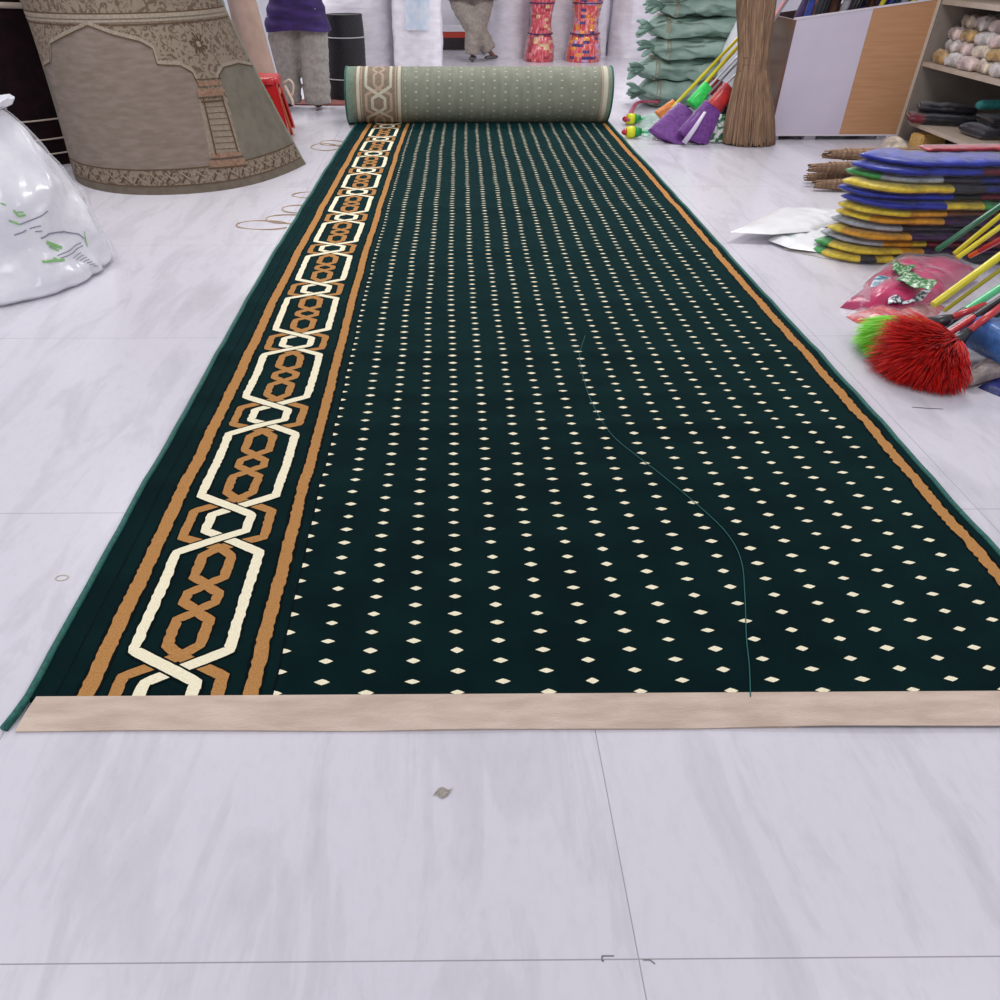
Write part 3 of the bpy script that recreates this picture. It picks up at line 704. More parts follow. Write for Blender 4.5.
# red bundles of packed goods
def bundle(label, x, y, r, h, cols, seed):
    t = thing('packed_bundle', label, 'bundle', (x, y, 0), group=None)
    ms = [mat('bundle_%s' % n, c, .35, c2, 38, .5, 40, coat=.4, ramp=(.48, .66), stretch=(1, 1, .3)) for n, c, c2 in cols]
    mb = MB(); rnd = random.Random(seed)
    tab = [[rnd.randrange(len(ms)) if rnd.random() < .45 else 0 for i in range(14)] for j in range(30)]
    def fn(u, v):
        a = 2*PI*u; k = 1+.16*math.cos(v*9-.6)*(.5+.5*(v < .8)); rr = r*k*(1.12-.2*v)
        rr += .018*nz(math.cos(a)*4, math.sin(a)*4, v*14, 1.4, seed)+.010*abs(math.sin(u*14*PI))
        return V((rr*math.cos(a), rr*math.sin(a), h*v))
    mb.grid(fn, 56, 60, cu=True, m=lambda u, v: tab[int(v*29.9)][int(u*13.99)], caps=True)
    mb.build('packets', ms, t)
    mb = MB(); mb.grid(lambda u, v: (lambda p: V((p.x*1.05, p.y*1.05, p.z)))(fn(u, v)), 40, 30, cu=True); mb.build('plastic_wrap', wrapmat(), t)
    for z in (.3, .62):
        mb = MB(); mb.tube([V((r*1.13*math.cos(k*PI/12), r*1.13*math.sin(k*PI/12), h*z)) for k in range(25)], .008, 6); mb.build('tie_band', mat('bundle_tie', (60, 40, 90), .5), t)
R1 = [('red', (196, 66, 80), (226, 150, 150)), ('cream', (214, 186, 140), (190, 90, 90)), ('darkred', (146, 40, 56), (190, 60, 70))]
R2 = [('crimson', (204, 64, 66), (230, 160, 150)), ('navy', (52, 44, 104), (90, 70, 130)), ('gold', (226, 160, 40), (206, 90, 50)), ('lilac', (190, 160, 200), (200, 80, 90))]
bundle('slim red shrink-wrapped bundle standing before the back rolls, nearer the walking person', 1.36, 12.72, .155, 1.15, R1, 3)
bundle('wider red, yellow and navy shrink-wrapped bundle standing before the back rolls', 2.0, 12.72, .185, 1.15, R2, 5)

# ---------------------------------------------------------------- sage green cloth bundles
sage = mat('sage_cloth', (176, 200, 188), .55, (144, 172, 160), 5, .5, 26, coat=.1, stretch=(1, 1, 2)); sage2 = mat('sage_cloth_dark', (138, 168, 156), .55, (106, 138, 126), 10, .5, 30, coat=.1)
tie = mat('sage_strip', (150, 148, 130), .7)
pos = ['lowest', 'second lowest', 'third from the bottom', 'fourth from the bottom', 'second from the top', 'topmost']
zb = 0
for i in range(6):
    h = (.25, .205, .19, .185, .18, .175)[i]
    x0 = (2.02, 1.98, 2.06, 2.03, 2.10, 2.02, 2.08, 2.1)[i]; ln = (1.0, .98, 1.02, .95, .98, 1.05, 1, 1)[i]
    t = thing('cloth_bundle', 'knotted sage green cloth bundle, '+pos[i]+' in its pile', 'cloth bundle', (x0, 9.05+.02*math.sin(i*2), zb), (0, 0, .05*math.sin(i*3)), 'sage green cloth bundles in the pile')
    mb = MB()
    def fn(u, v, i=i, h=h, ln=ln):
        a = 2*PI*u; e = min(1, (v*5.5)**.6) if v < .18 else (1 if v < .9 else max(0.02, (1-v)*10)**.5)
        hh = h/2*e*(1+.22*nz(v*3, i, 0, 1.6)); ww = .27*e
        z = h/2+spow(math.sin(a), .75)*hh; y = spow(math.cos(a), .85)*ww
        fold = .042*nz(v*2.0+.8*math.sin(a), math.sin(a)*1.6, i*3.1, 3)+.022*math.sin(a*5+v*7+i+2*nz(v*3, 0, i))*e*.8
        return V((ln*v+fold*.3, y+fold, max(.002, z+fold*.8)))
    mb.grid(fn, 44, 50, cu=True, caps=True); mb.build('cloth_body', sage, t)
    mb = MB(); rnd = random.Random(i)   # gathered knot with loose ends
    for k in range(10):
        a = rnd.uniform(-1.2, 1.2); b = rnd.uniform(-.6, .8); L_ = rnd.uniform(.08, .17)
        p0 = V((.06, -.06+rnd.uniform(-.06, .06), h*.5)); p1 = p0+V((-L_*.6, L_*.5*math.sin(a)-.03, L_*.45*b)); p2 = p0+V((-L_*1.1, L_*.8*math.sin(a)-.05, L_*.7*b-.02))
        p2.z = max(p2.z, .01)
        mb.tube(bez([p0, p1, p2], 4), [.035, .036, .030, .033, .036, .036, .034, .028, .012], 9, flat=.5)
    mb.build('knot', sage2, t)
    mb = MB(); xk = .2
    mb.grid(lambda u, v: (lambda p: V((p.x, p.y*1.03, h/2+(p.z-h/2)*1.05)))(fn(u, .16+.04*v)), 30, 1, cu=True); mb.build('tie_strip', tie, t)
    zb += h*.96
mb = MB()
def ws(u, v):
    a = 2*PI*u; r = .26*math.sin(PI*min(1, .12+v*.75))**.6*(1+.08*nz(math.cos(a)*2, math.sin(a)*2, v*4)); return V((r*math.cos(a)*.8, r*math.sin(a), .84*v))
mb.grid(ws, 36, 30, cu=True, caps=True)
tag(mb.build('white_sack', white_film('sack_film', (214, 216, 222)), loc=(2.86, 8.35, 0)), 'bulging white sack standing between the sage bundles and the tall grass broom', 'sack')

# ---------------------------------------------------------------- tall grass broom
t = thing('grass_broom', 'tall brown bundle of grass brooms standing upright against the white cabinet', 'broom', (2.60, 7.06, 0))
gm = mat('dry_grass', (140, 112, 92), .9, (110, 84, 66), 40, .4, 90, stretch=(1, 1, .05)); gm2 = mat('dry_grass_light', (160, 130, 102), .9, (124, 98, 74), 40, stretch=(1, 1, .1))
prof = [(0, .215), (.12, .205), (.3, .175), (.5, .125), (.62, .105), (.72, .112), (.95, .14), (1.3, .15), (1.55, .12)]
def pr(z):
    for (a, b), (c, d) in zip(prof, prof[1:]):
        if z <= c: return b+(d-b)*(z-a)/(c-a)
    return prof[-1][1]
mb = MB(); mb.grid(lambda u, v: V(((pr(1.5*v)-.02)*math.cos(2*PI*u)-.255*v, (pr(1.5*v)-.02)*.7*math.sin(2*PI*u), .01+1.5*v)), 40, 30, cu=True, caps=True)
rnd = random.Random(4)
for k in range(420):
    a = rnd.uniform(0, 2*PI); j = rnd.uniform(.94, 1.05); top = rnd.uniform(1.35, 1.55); z0 = rnd.uniform(0.0, .05); tw = rnd.uniform(-.15, .15)
    pts = []; 
    for i in range(9):
        z = z0+(top-z0)*i/8; aa = a+tw*z; pts.append(V((pr(z)*j*math.cos(aa)-.17*z, pr(z)*.7*j*math.sin(aa), max(.006, z))))
    mb.tube(pts, [.006, .0075, .008, .008, .008, .007, .007, .006, .003], 4, m=rnd.randrange(2), caps=False)
mb.build('bristles', [gm, gm2], t)
mb = MB(); 
for z in (.60, .625, .65): mb.tube([V(((pr(z)+.010)*math.cos(k*PI/12)-.17*z, (pr(z)+.010)*.7*math.sin(k*PI/12), z)) for k in range(25)], .008, 6)
mb.build('binding', mat('twine', (120, 92, 70), .8), t)

# ---------------------------------------------------------------- white and brown cabinet
cab = thing('display_bin', 'open-topped cabinet with half white, half wood-brown front and sloping top', 'cabinet', (2.83, 7.2, 0))
CW, CD = 1.09, .62
ztop = lambda x: .895+.135*x/CW
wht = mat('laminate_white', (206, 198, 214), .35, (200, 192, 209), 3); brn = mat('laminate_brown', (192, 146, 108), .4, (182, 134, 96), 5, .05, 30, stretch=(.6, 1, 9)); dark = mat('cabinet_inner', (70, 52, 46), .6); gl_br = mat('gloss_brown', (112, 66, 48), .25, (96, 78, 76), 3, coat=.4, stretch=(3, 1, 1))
def panel(name, x0, x1, m, y0=0, y1=.02, z0=.045, dz=0, sy=0):
    mb = MB(); mb.add([V((x0, y0, z0)), V((x1, y0, z0)), V((x1, y1, z0)), V((x0, y1, z0)), V((x0, y0, ztop(x0)+dz)), V((x1, y0, ztop(x1)+dz)), V((x1, y1, ztop(x1)+dz)), V((x0, y1, ztop(x0)+dz))],
                      [(0, 3, 2, 1), (4, 5, 6, 7), (0, 1, 5, 4), (1, 2, 6, 5), (2, 3, 7, 6), (3, 0, 4, 7)]); return mb.build(name, m, cab, smooth=False)
panel('front_panel', 0, .595, wht); panel('front_panel', .5955, CW, brn)
panel('side_panel', -.018, -.0005, gl_br, 0, CD); panel('side_panel', CW+.0005, CW+.025, mat('edge_beige', (204, 186, 168), .4), -.004, CD); panel('back_panel', 0, CW, dark, CD-.02, CD)
mb = MB(); mb.box((0, .02, .045), (CW, CD-.02, .065)); mb.build('bottom_panel', dark, cab, smooth=False)
mb = MB(); mb.add([V((x, y, ztop(x)+dz)) for dz in (0, .012) for x, y in ((-.018, -.004), (CW+.02, -.004), (CW+.02, .024), (-.018, .024))], [(4, 5, 6, 7), (0, 1, 5, 4), (1, 2, 6, 5), (2, 3, 7, 6), (3, 0, 4, 7)])
mb.build('top_trim', mat('trim_white', (214, 206, 214), .4), cab, smooth=False)
mb = MB(); mb.box((-.018, -.002, .035), (CW+.02, .018, .047)); mb.build('bottom_trim', mat('trim_white', (0, 0, 0)), cab, smooth=False)
for x, w_ in ((.05, .07), (.36, .10), (.99, .08)):
    for y in (.03, .52):
        mb = MB(); mb.box((x-w_/2, y, 0), (x+w_/2, y+.06, .036)); mb.build('foot', mat('foot_white', (196, 190, 200), .4), cab, smooth=False)
# packed brooms and brushes standing inside the cabinet
cl = {'blue': (46, 66, 150), 'charcoal': (58, 56, 64), 'black': (34, 32, 40), 'yellow': (226, 204, 34), 'grey': (150, 148, 156), 'white': (214, 212, 220), 'green': (92, 190, 60), 'red': (196, 40, 34), 'navy': (38, 44, 98), 'orange': (232, 120, 40), 'purple': (84, 56, 116), 'brown': (110, 70, 50)}
def cm(n, gloss=True): return mat('pack_'+n, cl[n], .4, tuple(int(c*.72) for c in cl[n]), 16, .3, 40, coat=.15, spec=.35)
seq = [('blue', .02), ('charcoal', .09), ('black', .15), ('grey', .20), ('charcoal', .26), ('black', .32), ('yellow', .385), ('blue', .45), ('navy', .51), ('grey', .57), ('blue', .62), ('white', .67), ('yellow', .715), ('red', .76), ('charcoal', .81), ('white', .85), ('green', .90), ('navy', .95), ('black', 1.0)]
nth = {}
PL = {'blue': ['nearest the cabinet left end', 'midway beside the yellow one', 'near the wood-brown half'], 'charcoal': ['by the blue one at the left', 'left of centre', 'near the right end'], 'black': ['left of centre', 'left of the yellow stick', 'at the right end'],
      'grey': ['left of centre', 'right of centre'], 'yellow': ['at the centre above the white panel', 'above the wood-brown panel'], 'navy': ['beside the centre', 'near the right end'], 'white': ['thin, right of centre', 'thin, near the right end'], 'red': ['above the wood-brown panel'], 'green': ['above the wood-brown panel']}
for i, (cn, x) in enumerate(seq):
    k = nth.get(cn, 0); nth[cn] = k+1
    t = thing('packed_brush', '%s packed brush standing slanted in the open cabinet, %s' % (cn, PL[cn][k]), 'brush', (2.83+x+.01, 7.27+.085*(i % 3), .066), group='packed brushes in the cabinet')
    sl = min(.10+.8*x, (1.06-x)/1.25); wd = .052 if cn in ('white', 'yellow', 'red', 'green') else .078
    mb = MB(); p = [V((0, 0, 0)), V((sl*.4, .02, .45)), V((sl*.8, .04, .88)), V((sl*1.0, .05, 1.05)), V((sl*1.25, .06, 1.25))]
    p = [V((sl*q.z, .0, q.z*1.3)) for q in p]
    mb.tube(bez(p, 5), [wd*.5]*10+[wd*(1+.15*math.sin(j)) for j in range(8)]+[wd*.7, wd*.3, .004], 10, flat=.7); mb.build('brush_head', cm(cn), t)
    mb = MB(); mb.tube([p[2]+V((0, -.001, 0)), p[3], p[4]], [wd*1.12, wd*1.2, wd*.9], 10, flat=.75); mb.build('plastic_sleeve', wrapmat(), t)

for cn, x, lab in (('purple', .0, 'at the far left end'), ('orange', .12, 'second from the left'), ('brown', .25, 'left of the middle'), ('charcoal', .38, 'behind the grey one'), ('blue', .50, 'behind the yellow stick'), ('brown', .62, 'behind the wood-brown panel'), ('purple', .74, 'near the right end'), ('green', .86, 'at the right end')):
    t = thing('packed_brush', 'wide %s packed brush in the rear row of the cabinet, %s' % (cn, lab), 'brush', (2.89+x, 7.66, .066), group='packed brushes in the cabinet')
    mb = MB(); p = [V((.06*min(1, (1-x)*1.5)*k, 0, .33*k)) for k in range(5)]
    mb.tube(bez(p, 5), [.03]*8+[.055+.006*math.sin(j*1.7) for j in range(11)]+[.04, .01], 14, flat=.8); mb.build('brush_head', cm(cn), t)
    mb = MB(); mb.tube([p[2], p[3], p[4]], [.06, .066, .05], 14, flat=.85); mb.build('plastic_sleeve', wrapmat(), t)

# ---------------------------------------------------------------- shelf unit at the right
sh = thing('shelf_unit', 'beige open shelf unit stocked with packets, right of the brown and white cabinet', 'shelf', (3.95, 5.0, 0))
sb = mat('shelf_beige', (186, 170, 154), .6, (176, 160, 144), 10, .15, 60); sg = mat('shelf_panel', (138, 128, 118), .6, (126, 116, 108), 5)
for z, dx, th in ((1.0, 0, .035), (.57, 0, .03), (1.42, 0, .035)):
    mb = MB(); mb.box((dx, 0, z), (.9, 2.18, z+th)); mb.build('shelf_board', sb, sh, smooth=False)
mb = MB()   # deeper bottom board with a rounded far corner
ol = [(-.04, 0), (-.04, 1.75)]+[(.12-.16*math.cos(a*PI/16), 1.98+.16*math.sin(a*PI/16)) for a in range(9)]+[(.9, 2.14), (.9, 0)]
n = len(ol); mb.add([V((x, y, z)) for z in (.155, .185) for x, y in ol], [tuple(range(n))[::-1], tuple(range(n, 2*n))]+[(i, (i+1) % n, n+(i+1) % n, n+i) for i in range(n)])
mb.build('shelf_board', sb, sh, smooth=False)
mb = MB(); mb.box((.0, 2.18, 0), (.9, 2.21, 1.6)); mb.build('end_panel', sg, sh, smooth=False)
mb = MB(); mb.box((.88, 0, 0), (.9, 2.18, 1.6)); mb.build('back_panel', sg, sh, smooth=False)
mb = MB(); mb.box((.25, 0, 0), (.28, 2.10, .155)); mb.build('kick_board', mat('dark_kick', (86, 66, 54), .7), sh, smooth=False)

# ---------------------------------------------------------------- packets
def packet(name, label, cat, loc, rot, L_, W_, H_, segs, seed, group=None, wrap=True, wr_amt=None, exp=.55, amp=.12, bend=0, freq=1):
    """segs: list of (fraction end, colour)"""
    t = thing(name, label, cat, loc, rot, group)
    cols = []; 
    for _, c in segs:
        if c not in cols: cols.append(c)
    mats = [cm(c) if isinstance(c, str) else c for c in cols]
    def fn(u, v, g=0):
        a = 2*PI*u; x = L_*(v-.5)
        e = min(1, max(.0, 1-abs(2*v-1)**24))**.5 if 0 < v < 1 else 0
        k = 1+amp*nz(v*L_*9*freq, a*.8*freq, seed, 1.2)+.05*math.sin(v*L_*55+seed)
        z = H_/2+spow(math.sin(a), exp)*H_/2*k*(.25+.75*e)+spow(math.sin(a), .4)*g
        y = spow(math.cos(a), exp)*W_/2*(.93+.07*e)+.006*nz(v*9, a, seed)+spow(math.cos(a), .4)*g
        x *= 1+g*.6
        if bend and x < -L_/2+bend:
            q = -L_/2+bend-x; q0 = min(q, .12); ph = q0/.12*1.0; x0_ = -L_/2+bend-.12*math.sin(ph)-(q-q0)*math.cos(ph); y0_ = .12*(1-math.cos(ph))+(q-q0)*math.sin(ph)
            x = x0_+y*math.sin(ph); y = y0_+y*math.cos(ph)
        return V((x, y, max(.0008, z)))
    mb = MB()
    def mf(u, v):
        for e, c in segs:
            if v <= e: return cols.index(c)
        return cols.index(segs[-1][1])
    mb.grid(fn, 28, 44, cu=True, m=mf, caps=True); mb.build('folded_cloth', mats, t)
    if wrap:
        mb = MB(); mb.grid(lambda u, v: fn(u, v, .003+.004*abs(nz(u*9, v*9, seed, 1)))+V((0, 0, -.001)), 28, 30, cu=True)
        mb.build('plastic_wrap', wrapmat(), t)
    return t
cl.update({'royal': (44, 58, 168), 'dblue': (40, 50, 128), 'maroon': (112, 30, 44), 'amber': (222, 158, 44), 'lemon': (232, 204, 62), 'leaf': (70, 160, 82), 'plum': (66, 38, 78), 'silver': (168, 172, 180), 'magenta': (196, 18, 96), 'pinkred': (190, 60, 70), 'teal': (70, 170, 170), 'sky': (70, 120, 190), 'mint': (110, 200, 150)})
layers = [  # bottom to top: colours along the front, offset x, offset y
    ([(.08, 'leaf'), (.2, 'lemon'), (.25, 'charcoal'), (.33, 'lemon'), (1, 'charcoal')], -.10, .00, 'green, yellow and grey, lowest of the tall stack'),
    ([(.10, 'leaf'), (.34, 'lemon'), (.46, 'amber'), (1, 'plum')], -.07, .02, 'yellow and plum, second from the floor in the tall stack'),
    ([(.22, 'silver'), (.36, 'amber'), (.44, 'lemon'), (1, 'maroon')], -.04, .02, 'pale orange and maroon, third from the floor in the tall stack'),
    ([(.10, 'lemon'), (.32, 'amber'), (.58, 'plum'), (1, 'maroon')], -.03, .0, 'orange, plum and maroon, fourth from the floor in the tall stack'),
    ([(.24, 'silver'), (1, 'charcoal')], -.01, .02, 'charcoal and clear, fifth from the floor in the tall stack'),
    ([(.16, 'lemon'), (.43, 'amber'), (1, 'plum')], .0, .0, 'orange and purple, just below the middle of the tall stack'),
    ([(.25, 'lemon'), (.43, 'amber'), (1, 'brown')], -.005, .01, 'orange and dark brown, middle of the tall stack'),
    ([(.40, 'royal'), (.60, 'lemon'), (1, 'leaf')], .0, -.01, 'blue, yellow and green, sixth from the top of the tall stack'),
    ([(.46, 'royal'), (.60, 'black'), (1, 'maroon')], -.02, .015, 'blue, black and maroon, fifth from the top of the tall stack'),
    ([(.44, 'lemon'), (.59, 'charcoal'), (1, 'dblue')], -.02, .0, 'yellow, charcoal and navy, fourth from the top of the tall stack'),
    ([(.16, 'leaf'), (.36, 'silver'), (.55, 'charcoal'), (1, 'dblue')], -.0, .02, 'green, clear and navy, third from the top of the tall stack'),
    ([(.53, 'royal'), (.72, 'maroon'), (1, 'royal')], .01, .01, 'blue and maroon, second from the top of the tall stack'),
    ([(.64, 'royal'), (1, 'leaf')], .04, .02, 'blue and green, topmost of the tall stack')]
z = 0
for i, (sg_, dx, dy, lab) in enumerate(layers):
    h = .039
    packet('cloth_packet', 'wrapped cloth packet, '+lab, 'packet', (2.665+dx, 4.14+dy, z), (0, .0, .03*math.sin(i*2.3)-.01), 1.05, .26, h+.003, sg_, i*3+1, 'wrapped cloth packets in the tall stack', exp=.75, amp=.25, bend=.25)
    z += h+.0012
packet('cloth_packet', 'thin pinkish-red wrapped packet lying on top of the tall stack', 'packet', (2.95, 4.26, z+.003), (0, 0, .04), .95, .10, .02, [(1, 'pinkred')], 77)

# grass hand brooms lying behind the stack
for i, (x, y, zz, rz, lab) in enumerate([(2.86, 5.72, 0, .03, 'lowest and nearest the cabinet'), (2.84, 5.52, 0, -.05, 'lowest at the front'), (2.82, 5.62, .085, .02, 'in the middle of the heap'), (2.92, 5.66, .165, -.04, 'uppermost of the heap')]):
    t = thing('hand_broom', 'grass hand broom lying behind the tall stack, '+lab, 'broom', (x-.25, y, zz), (0, 0, rz), 'grass hand brooms on the floor')
    mb = MB(); rnd = random.Random(i)
    core = [V((0, 0, .045)), V((.15, 0, .045)), V((.4, 0, .045)), V((1.0, 0, .045))]
    mb.tube(core, [.028, .034, .040, .042], 12)
    for k in range(60):
        a = rnd.uniform(0, 2*PI); l0 = rnd.uniform(-.05, .02)
        mb.tube([V((l0, .022*math.cos(a), .045+.022*math.sin(a))), V((.15, .032*math.cos(a), .045+.032*math.sin(a))), V((.45, .041*math.cos(a), .045+.040*math.sin(a))), V((1.0, .06*math.cos(a), .045+.04*math.sin(a)))], [.004, .006, .006, .004], 4, m=rnd.randrange(2), caps=False)
    mb.build('bristles', [gm, gm2], t)
    mb = MB(); 
    for xx in (.10, .13): mb.tube([V((xx, .037*math.cos(k*PI/8), .045+.037*math.sin(k*PI/8))) for k in range(17)], .004, 5)
    mb.build('binding', mat('twine', (120, 92, 70), .8), t)

# flat bags
def flatbag(name, label, cat, pts, h, m, z0=0, seed=0, wrap=False, group=None, parts=None, edge=.5, wamp=.25, z_at=None):
    """pts: ground outline (x,y), pillow height h"""
    c = sum((V((p[0], p[1], 0)) for p in pts), V())/len(pts)
    t = thing(name, label, cat, (c.x, c.y, z0), group=group)
    ol = []
    n0 = len(pts)
    for i in range(n0):
        a = V((pts[i][0], pts[i][1], 0)); b = V((pts[(i+1) % n0][0], pts[(i+1) % n0][1], 0))
        for k in range(8): ol.append(a+(b-a)*k/8-c)
    N = len(ol)
    def top(u, v):
        p = ol[int(round(u*N)) % N]*(1-v); k = (1-(1-v)**2.2)**edge
        zz = h*k*(1+wamp*nz((p.x)*9, p.y*9, seed, 1.1))+.006*k*math.sin(p.x*60+seed+p.y*33)
        return V((p.x, p.y, .003+max(0, zz)))
    mb = MB(); mb.grid(top, N, 10, cu=True, m=0); mb.grid(lambda u, v: V((ol[int(round(u*N)) % N].x*(1-v), ol[int(round(u*N)) % N].y*(1-v), .001)), N, 1, cu=True)
    mb.grid(lambda u, v: V((ol[int(round(u*N)) % N].x, ol[int(round(u*N)) % N].y, .001+.002*v)), N, 1, cu=True)
    mb.build('contents' if wrap else 'bag_body', m, t)
    if wrap:
        mb = MB(); mb.grid(lambda u, v: (lambda p: V((p.x*1.12, p.y*1.12, p.z+.004)))(top(u, v)), N, 10, cu=True); mb.build('plastic_wrap', wrapmat(), t)
    return t, top
g2 = lambda x, y, z=0: tuple(G(x, y, z))[:2]
wbag = mat('white_poly', (232, 232, 232), .35, (222, 222, 224), 5, .4, 9, coat=.3)
flatbag('poly_bag', 'grey see-through edge bag under the two white bags on the floor', 'bag', [g2(782, 250), g2(790, 243), g2(850, 240), g2(842, 262)], .012, mat('grey_poly', (176, 170, 166), .35, (150, 146, 142), 12, .3, 20, coat=.4), 0, 1)
flatbag('poly_bag', 'white flat bag printed pale green, under the pointed white bag on the floor', 'bag', [g2(768, 240, .02), g2(800, 222, .02), g2(880, 214, .02), g2(868, 240, .02), g2(835, 254, .02), g2(790, 248, .02)], .035, mat('white_poly_print', (228, 228, 230), .35, (196, 222, 206), 9, .4, 9, coat=.3, ramp=(.55, .7)), .016, 2)
flatbag('poly_bag', 'white flat bag with a long pointed corner, uppermost of the bags beside the carpet', 'bag', [g2(730, 232, .06), g2(780, 208, .06), g2(850, 209, .06), g2(895, 206, .06), g2(880, 219, .06), g2(850, 220, .06), g2(810, 231, .06), g2(772, 234, .06)], .03, wbag, .055, 3)

# glove packets
mag = mat('magenta_rubber', (196, 16, 92), .3, (160, 10, 74), 10, .3, 22, coat=.5); magp = mat('magenta_dim', (176, 36, 92), .4, (150, 24, 76), 14, coat=.4)
ptn = mat('print_black_white', (216, 218, 222), .4, (60, 70, 80), 55, coat=.4, ramp=(.5, .54)); ptb = mat('print_teal', (60, 120, 140), .4, (196, 214, 220), 40, coat=.4, ramp=(.48, .56)); lblg = mat('label_green', (40, 120, 56), .4, (190, 206, 180), 70, coat=.4, ramp=(.52, .6))
t, top = flatbag('glove_packet', 'magenta rubber glove packet with green label cards, beside the tall cloth stack', 'packet', [g2(868, 270, .1), g2(905, 247, .1), g2(950, 250, .1), g2(985, 262, .1), g2(950, 285, .1), g2(915, 294, .1), g2(872, 292, .1)], .09, mag, .02, 5, wrap=True)
def decal(t, pts3, h, name, m, label=None):
    """thin card resting on a packet; corner points in world"""
    mb = MB(); a, b, c, d = [V(p)-t.location for p in pts3]
    fn = lambda u, v: (a*(1-u)+b*u)*(1-v)+(d*(1-u)+c*u)*v+V((0, 0, .006*math.sin(u*9)+.006*math.sin(PI*v)))
    mb.grid(fn, 12, 6); mb.grid(lambda u, v: fn(u, v)-V((0, 0, .003)), 12, 6); mb.build(name, m, t.children[0], label=label)
decal(t, [G(893, 262, .135), G(916, 266, .135), G(905, 276, .12), G(892, 270, .12)], 0, 'label_card', lblg, 'green label card')
decal(t, [G(908, 272, .14), G(938, 282, .14), G(930, 291, .12), G(896, 280, .12)], 0, 'label_card', lblg, 'green label card')
t, top = flatbag('glove_packet', 'magenta and teal printed packet with a pointed corner, before the gloves', 'packet', [g2(842, 302, .03), g2(866, 283, .03), g2(900, 276, .05), g2(940, 292, .05), g2(905, 306, .03), g2(870, 306, .03)], .055, magp, 0, 6, wrap=True)
decal(t, [G(876, 276, .09), G(915, 280, .09), G(912, 290, .07), G(870, 287, .07)], 0, 'printed_panel', ptb, 'teal and white printed panel')
decal(t, [G(888, 291, .07), G(932, 290, .08), G(922, 301, .06), G(888, 304, .05)], 0, 'printed_panel', ptn, 'black and white printed panel')
flatbag('cloth_packet', 'small flat royal blue packet in front of the glove packets', 'packet', [g2(852, 308, .0), g2(868, 299, .0), g2(905, 300, .0), g2(930, 306, .0), g2(890, 311, .0)], .03, mat('bright_blue', (20, 100, 196), .3, (60, 90, 170), 9, .3, 20, coat=.5), 0, 7)
flatbag('cloth_packet', 'clear packet of red pieces behind the bright green duster', 'packet', [g2(846, 317, .0), g2(862, 311, .0), g2(905, 309, .0), g2(945, 308, .0), g2(930, 322, .0), g2(880, 326, .0), g2(856, 323, .0)], .03, mat('red_pieces', (196, 30, 36), .35, (206, 150, 150), 16, .4, 20, coat=.5, ramp=(.45, .6)), 0, 8, wrap=True)

# ---------------------------------------------------------------- poles at the right
def pole(name, label, a, b, r, segs, cat='mop pole', ext=.45, group=None):
    """a: near/low end, b: point at frame edge; segs (fraction, material)"""
    a, b = V(a), V(b); b = b+(b-a).normalized()*ext; t = thing(name, label, cat, a, group=group)
    d = b-a; prev = 0
    for i, (f_, m) in enumerate(segs):
        rr = r*(1.0 if i % 2 == 0 else 1.12)
        mb = MB(); mb.tube([d*prev, d*(prev+.002), d*(f_-.002), d*f_], [rr*.9, rr, rr, rr*.9], 14); mb.build('shaft' if i == len(segs)-1 else 'grip', m, t, sharp=40); prev = f_
    return t
yel = mat('yellow_pole', (222, 208, 22), .3, (206, 190, 16), 6, coat=.4); dgr = mat('dark_green_pole', (8, 92, 58), .3, coat=.4); mint = mat('mint_pole', (84, 196, 132), .3, coat=.4)
rdp = mat('red_pole', (190, 44, 48), .3, coat=.4); blk = mat('black_grip', (28, 28, 34), .4, coat=.2); org = mat('orange_pole', (236, 110, 26), .3, coat=.4); olv = mat('olive_pole', (168, 158, 30), .4)
PG = 'mop poles lying across the packets at the right'
pole('mop_pole', 'dark green pole resting against the tall cloth stack', G(937, 250, .25), G(1000, 206, .42), .013, [(.97, dgr), (1, blk)], group=PG)
pole('mop_pole', 'yellow pole, upper of the close pair beside the dark green pole', G(954, 254, .20), G(1000, 216, .37), .011, [(1, yel)], group=PG)
pole('mop_pole', 'yellow pole, lower of the close pair beside the dark green pole', G(957, 258, .19), G(1000, 227, .33), .012, [(1, yel)], group=PG)
pole('mop_pole', 'red pole with an orange tip between the yellow poles', G(970, 256, .18), G(1000, 240, .30), .012, [(.10, org), (1, rdp)], group=PG)
pole('mop_pole', 'thick bright yellow pole, longest one above the mint pole', G(933, 305, .12), G(1000, 256, .31), .017, [(1, yel)], group=PG)
pole('mop_pole', 'thin olive-yellow pole just under the thick yellow pole', G(944, 311, .09), G(1000, 270, .26), .009, [(1, olv)], group=PG)
pole('mop_pole', 'mint green pole with a black joint', G(930, 334, .07), G(1000, 288, .23), .017, [(.08, mint), (.22, blk), (1, mint)], group=PG)
pole('mop_pole', 'red pole with a black joint, uppermost of the two by the red duster', G(936, 342, .10), G(1000, 300, .24), .014, [(.24, rdp), (.42, blk), (1, rdp)], group=PG)
pole('mop_pole', 'thin red pole with a black joint, lower of the two by the red duster', G(960, 342, .08), G(1000, 312, .21), .011, [(.15, rdp), (.48, blk), (1, rdp)], group=PG)

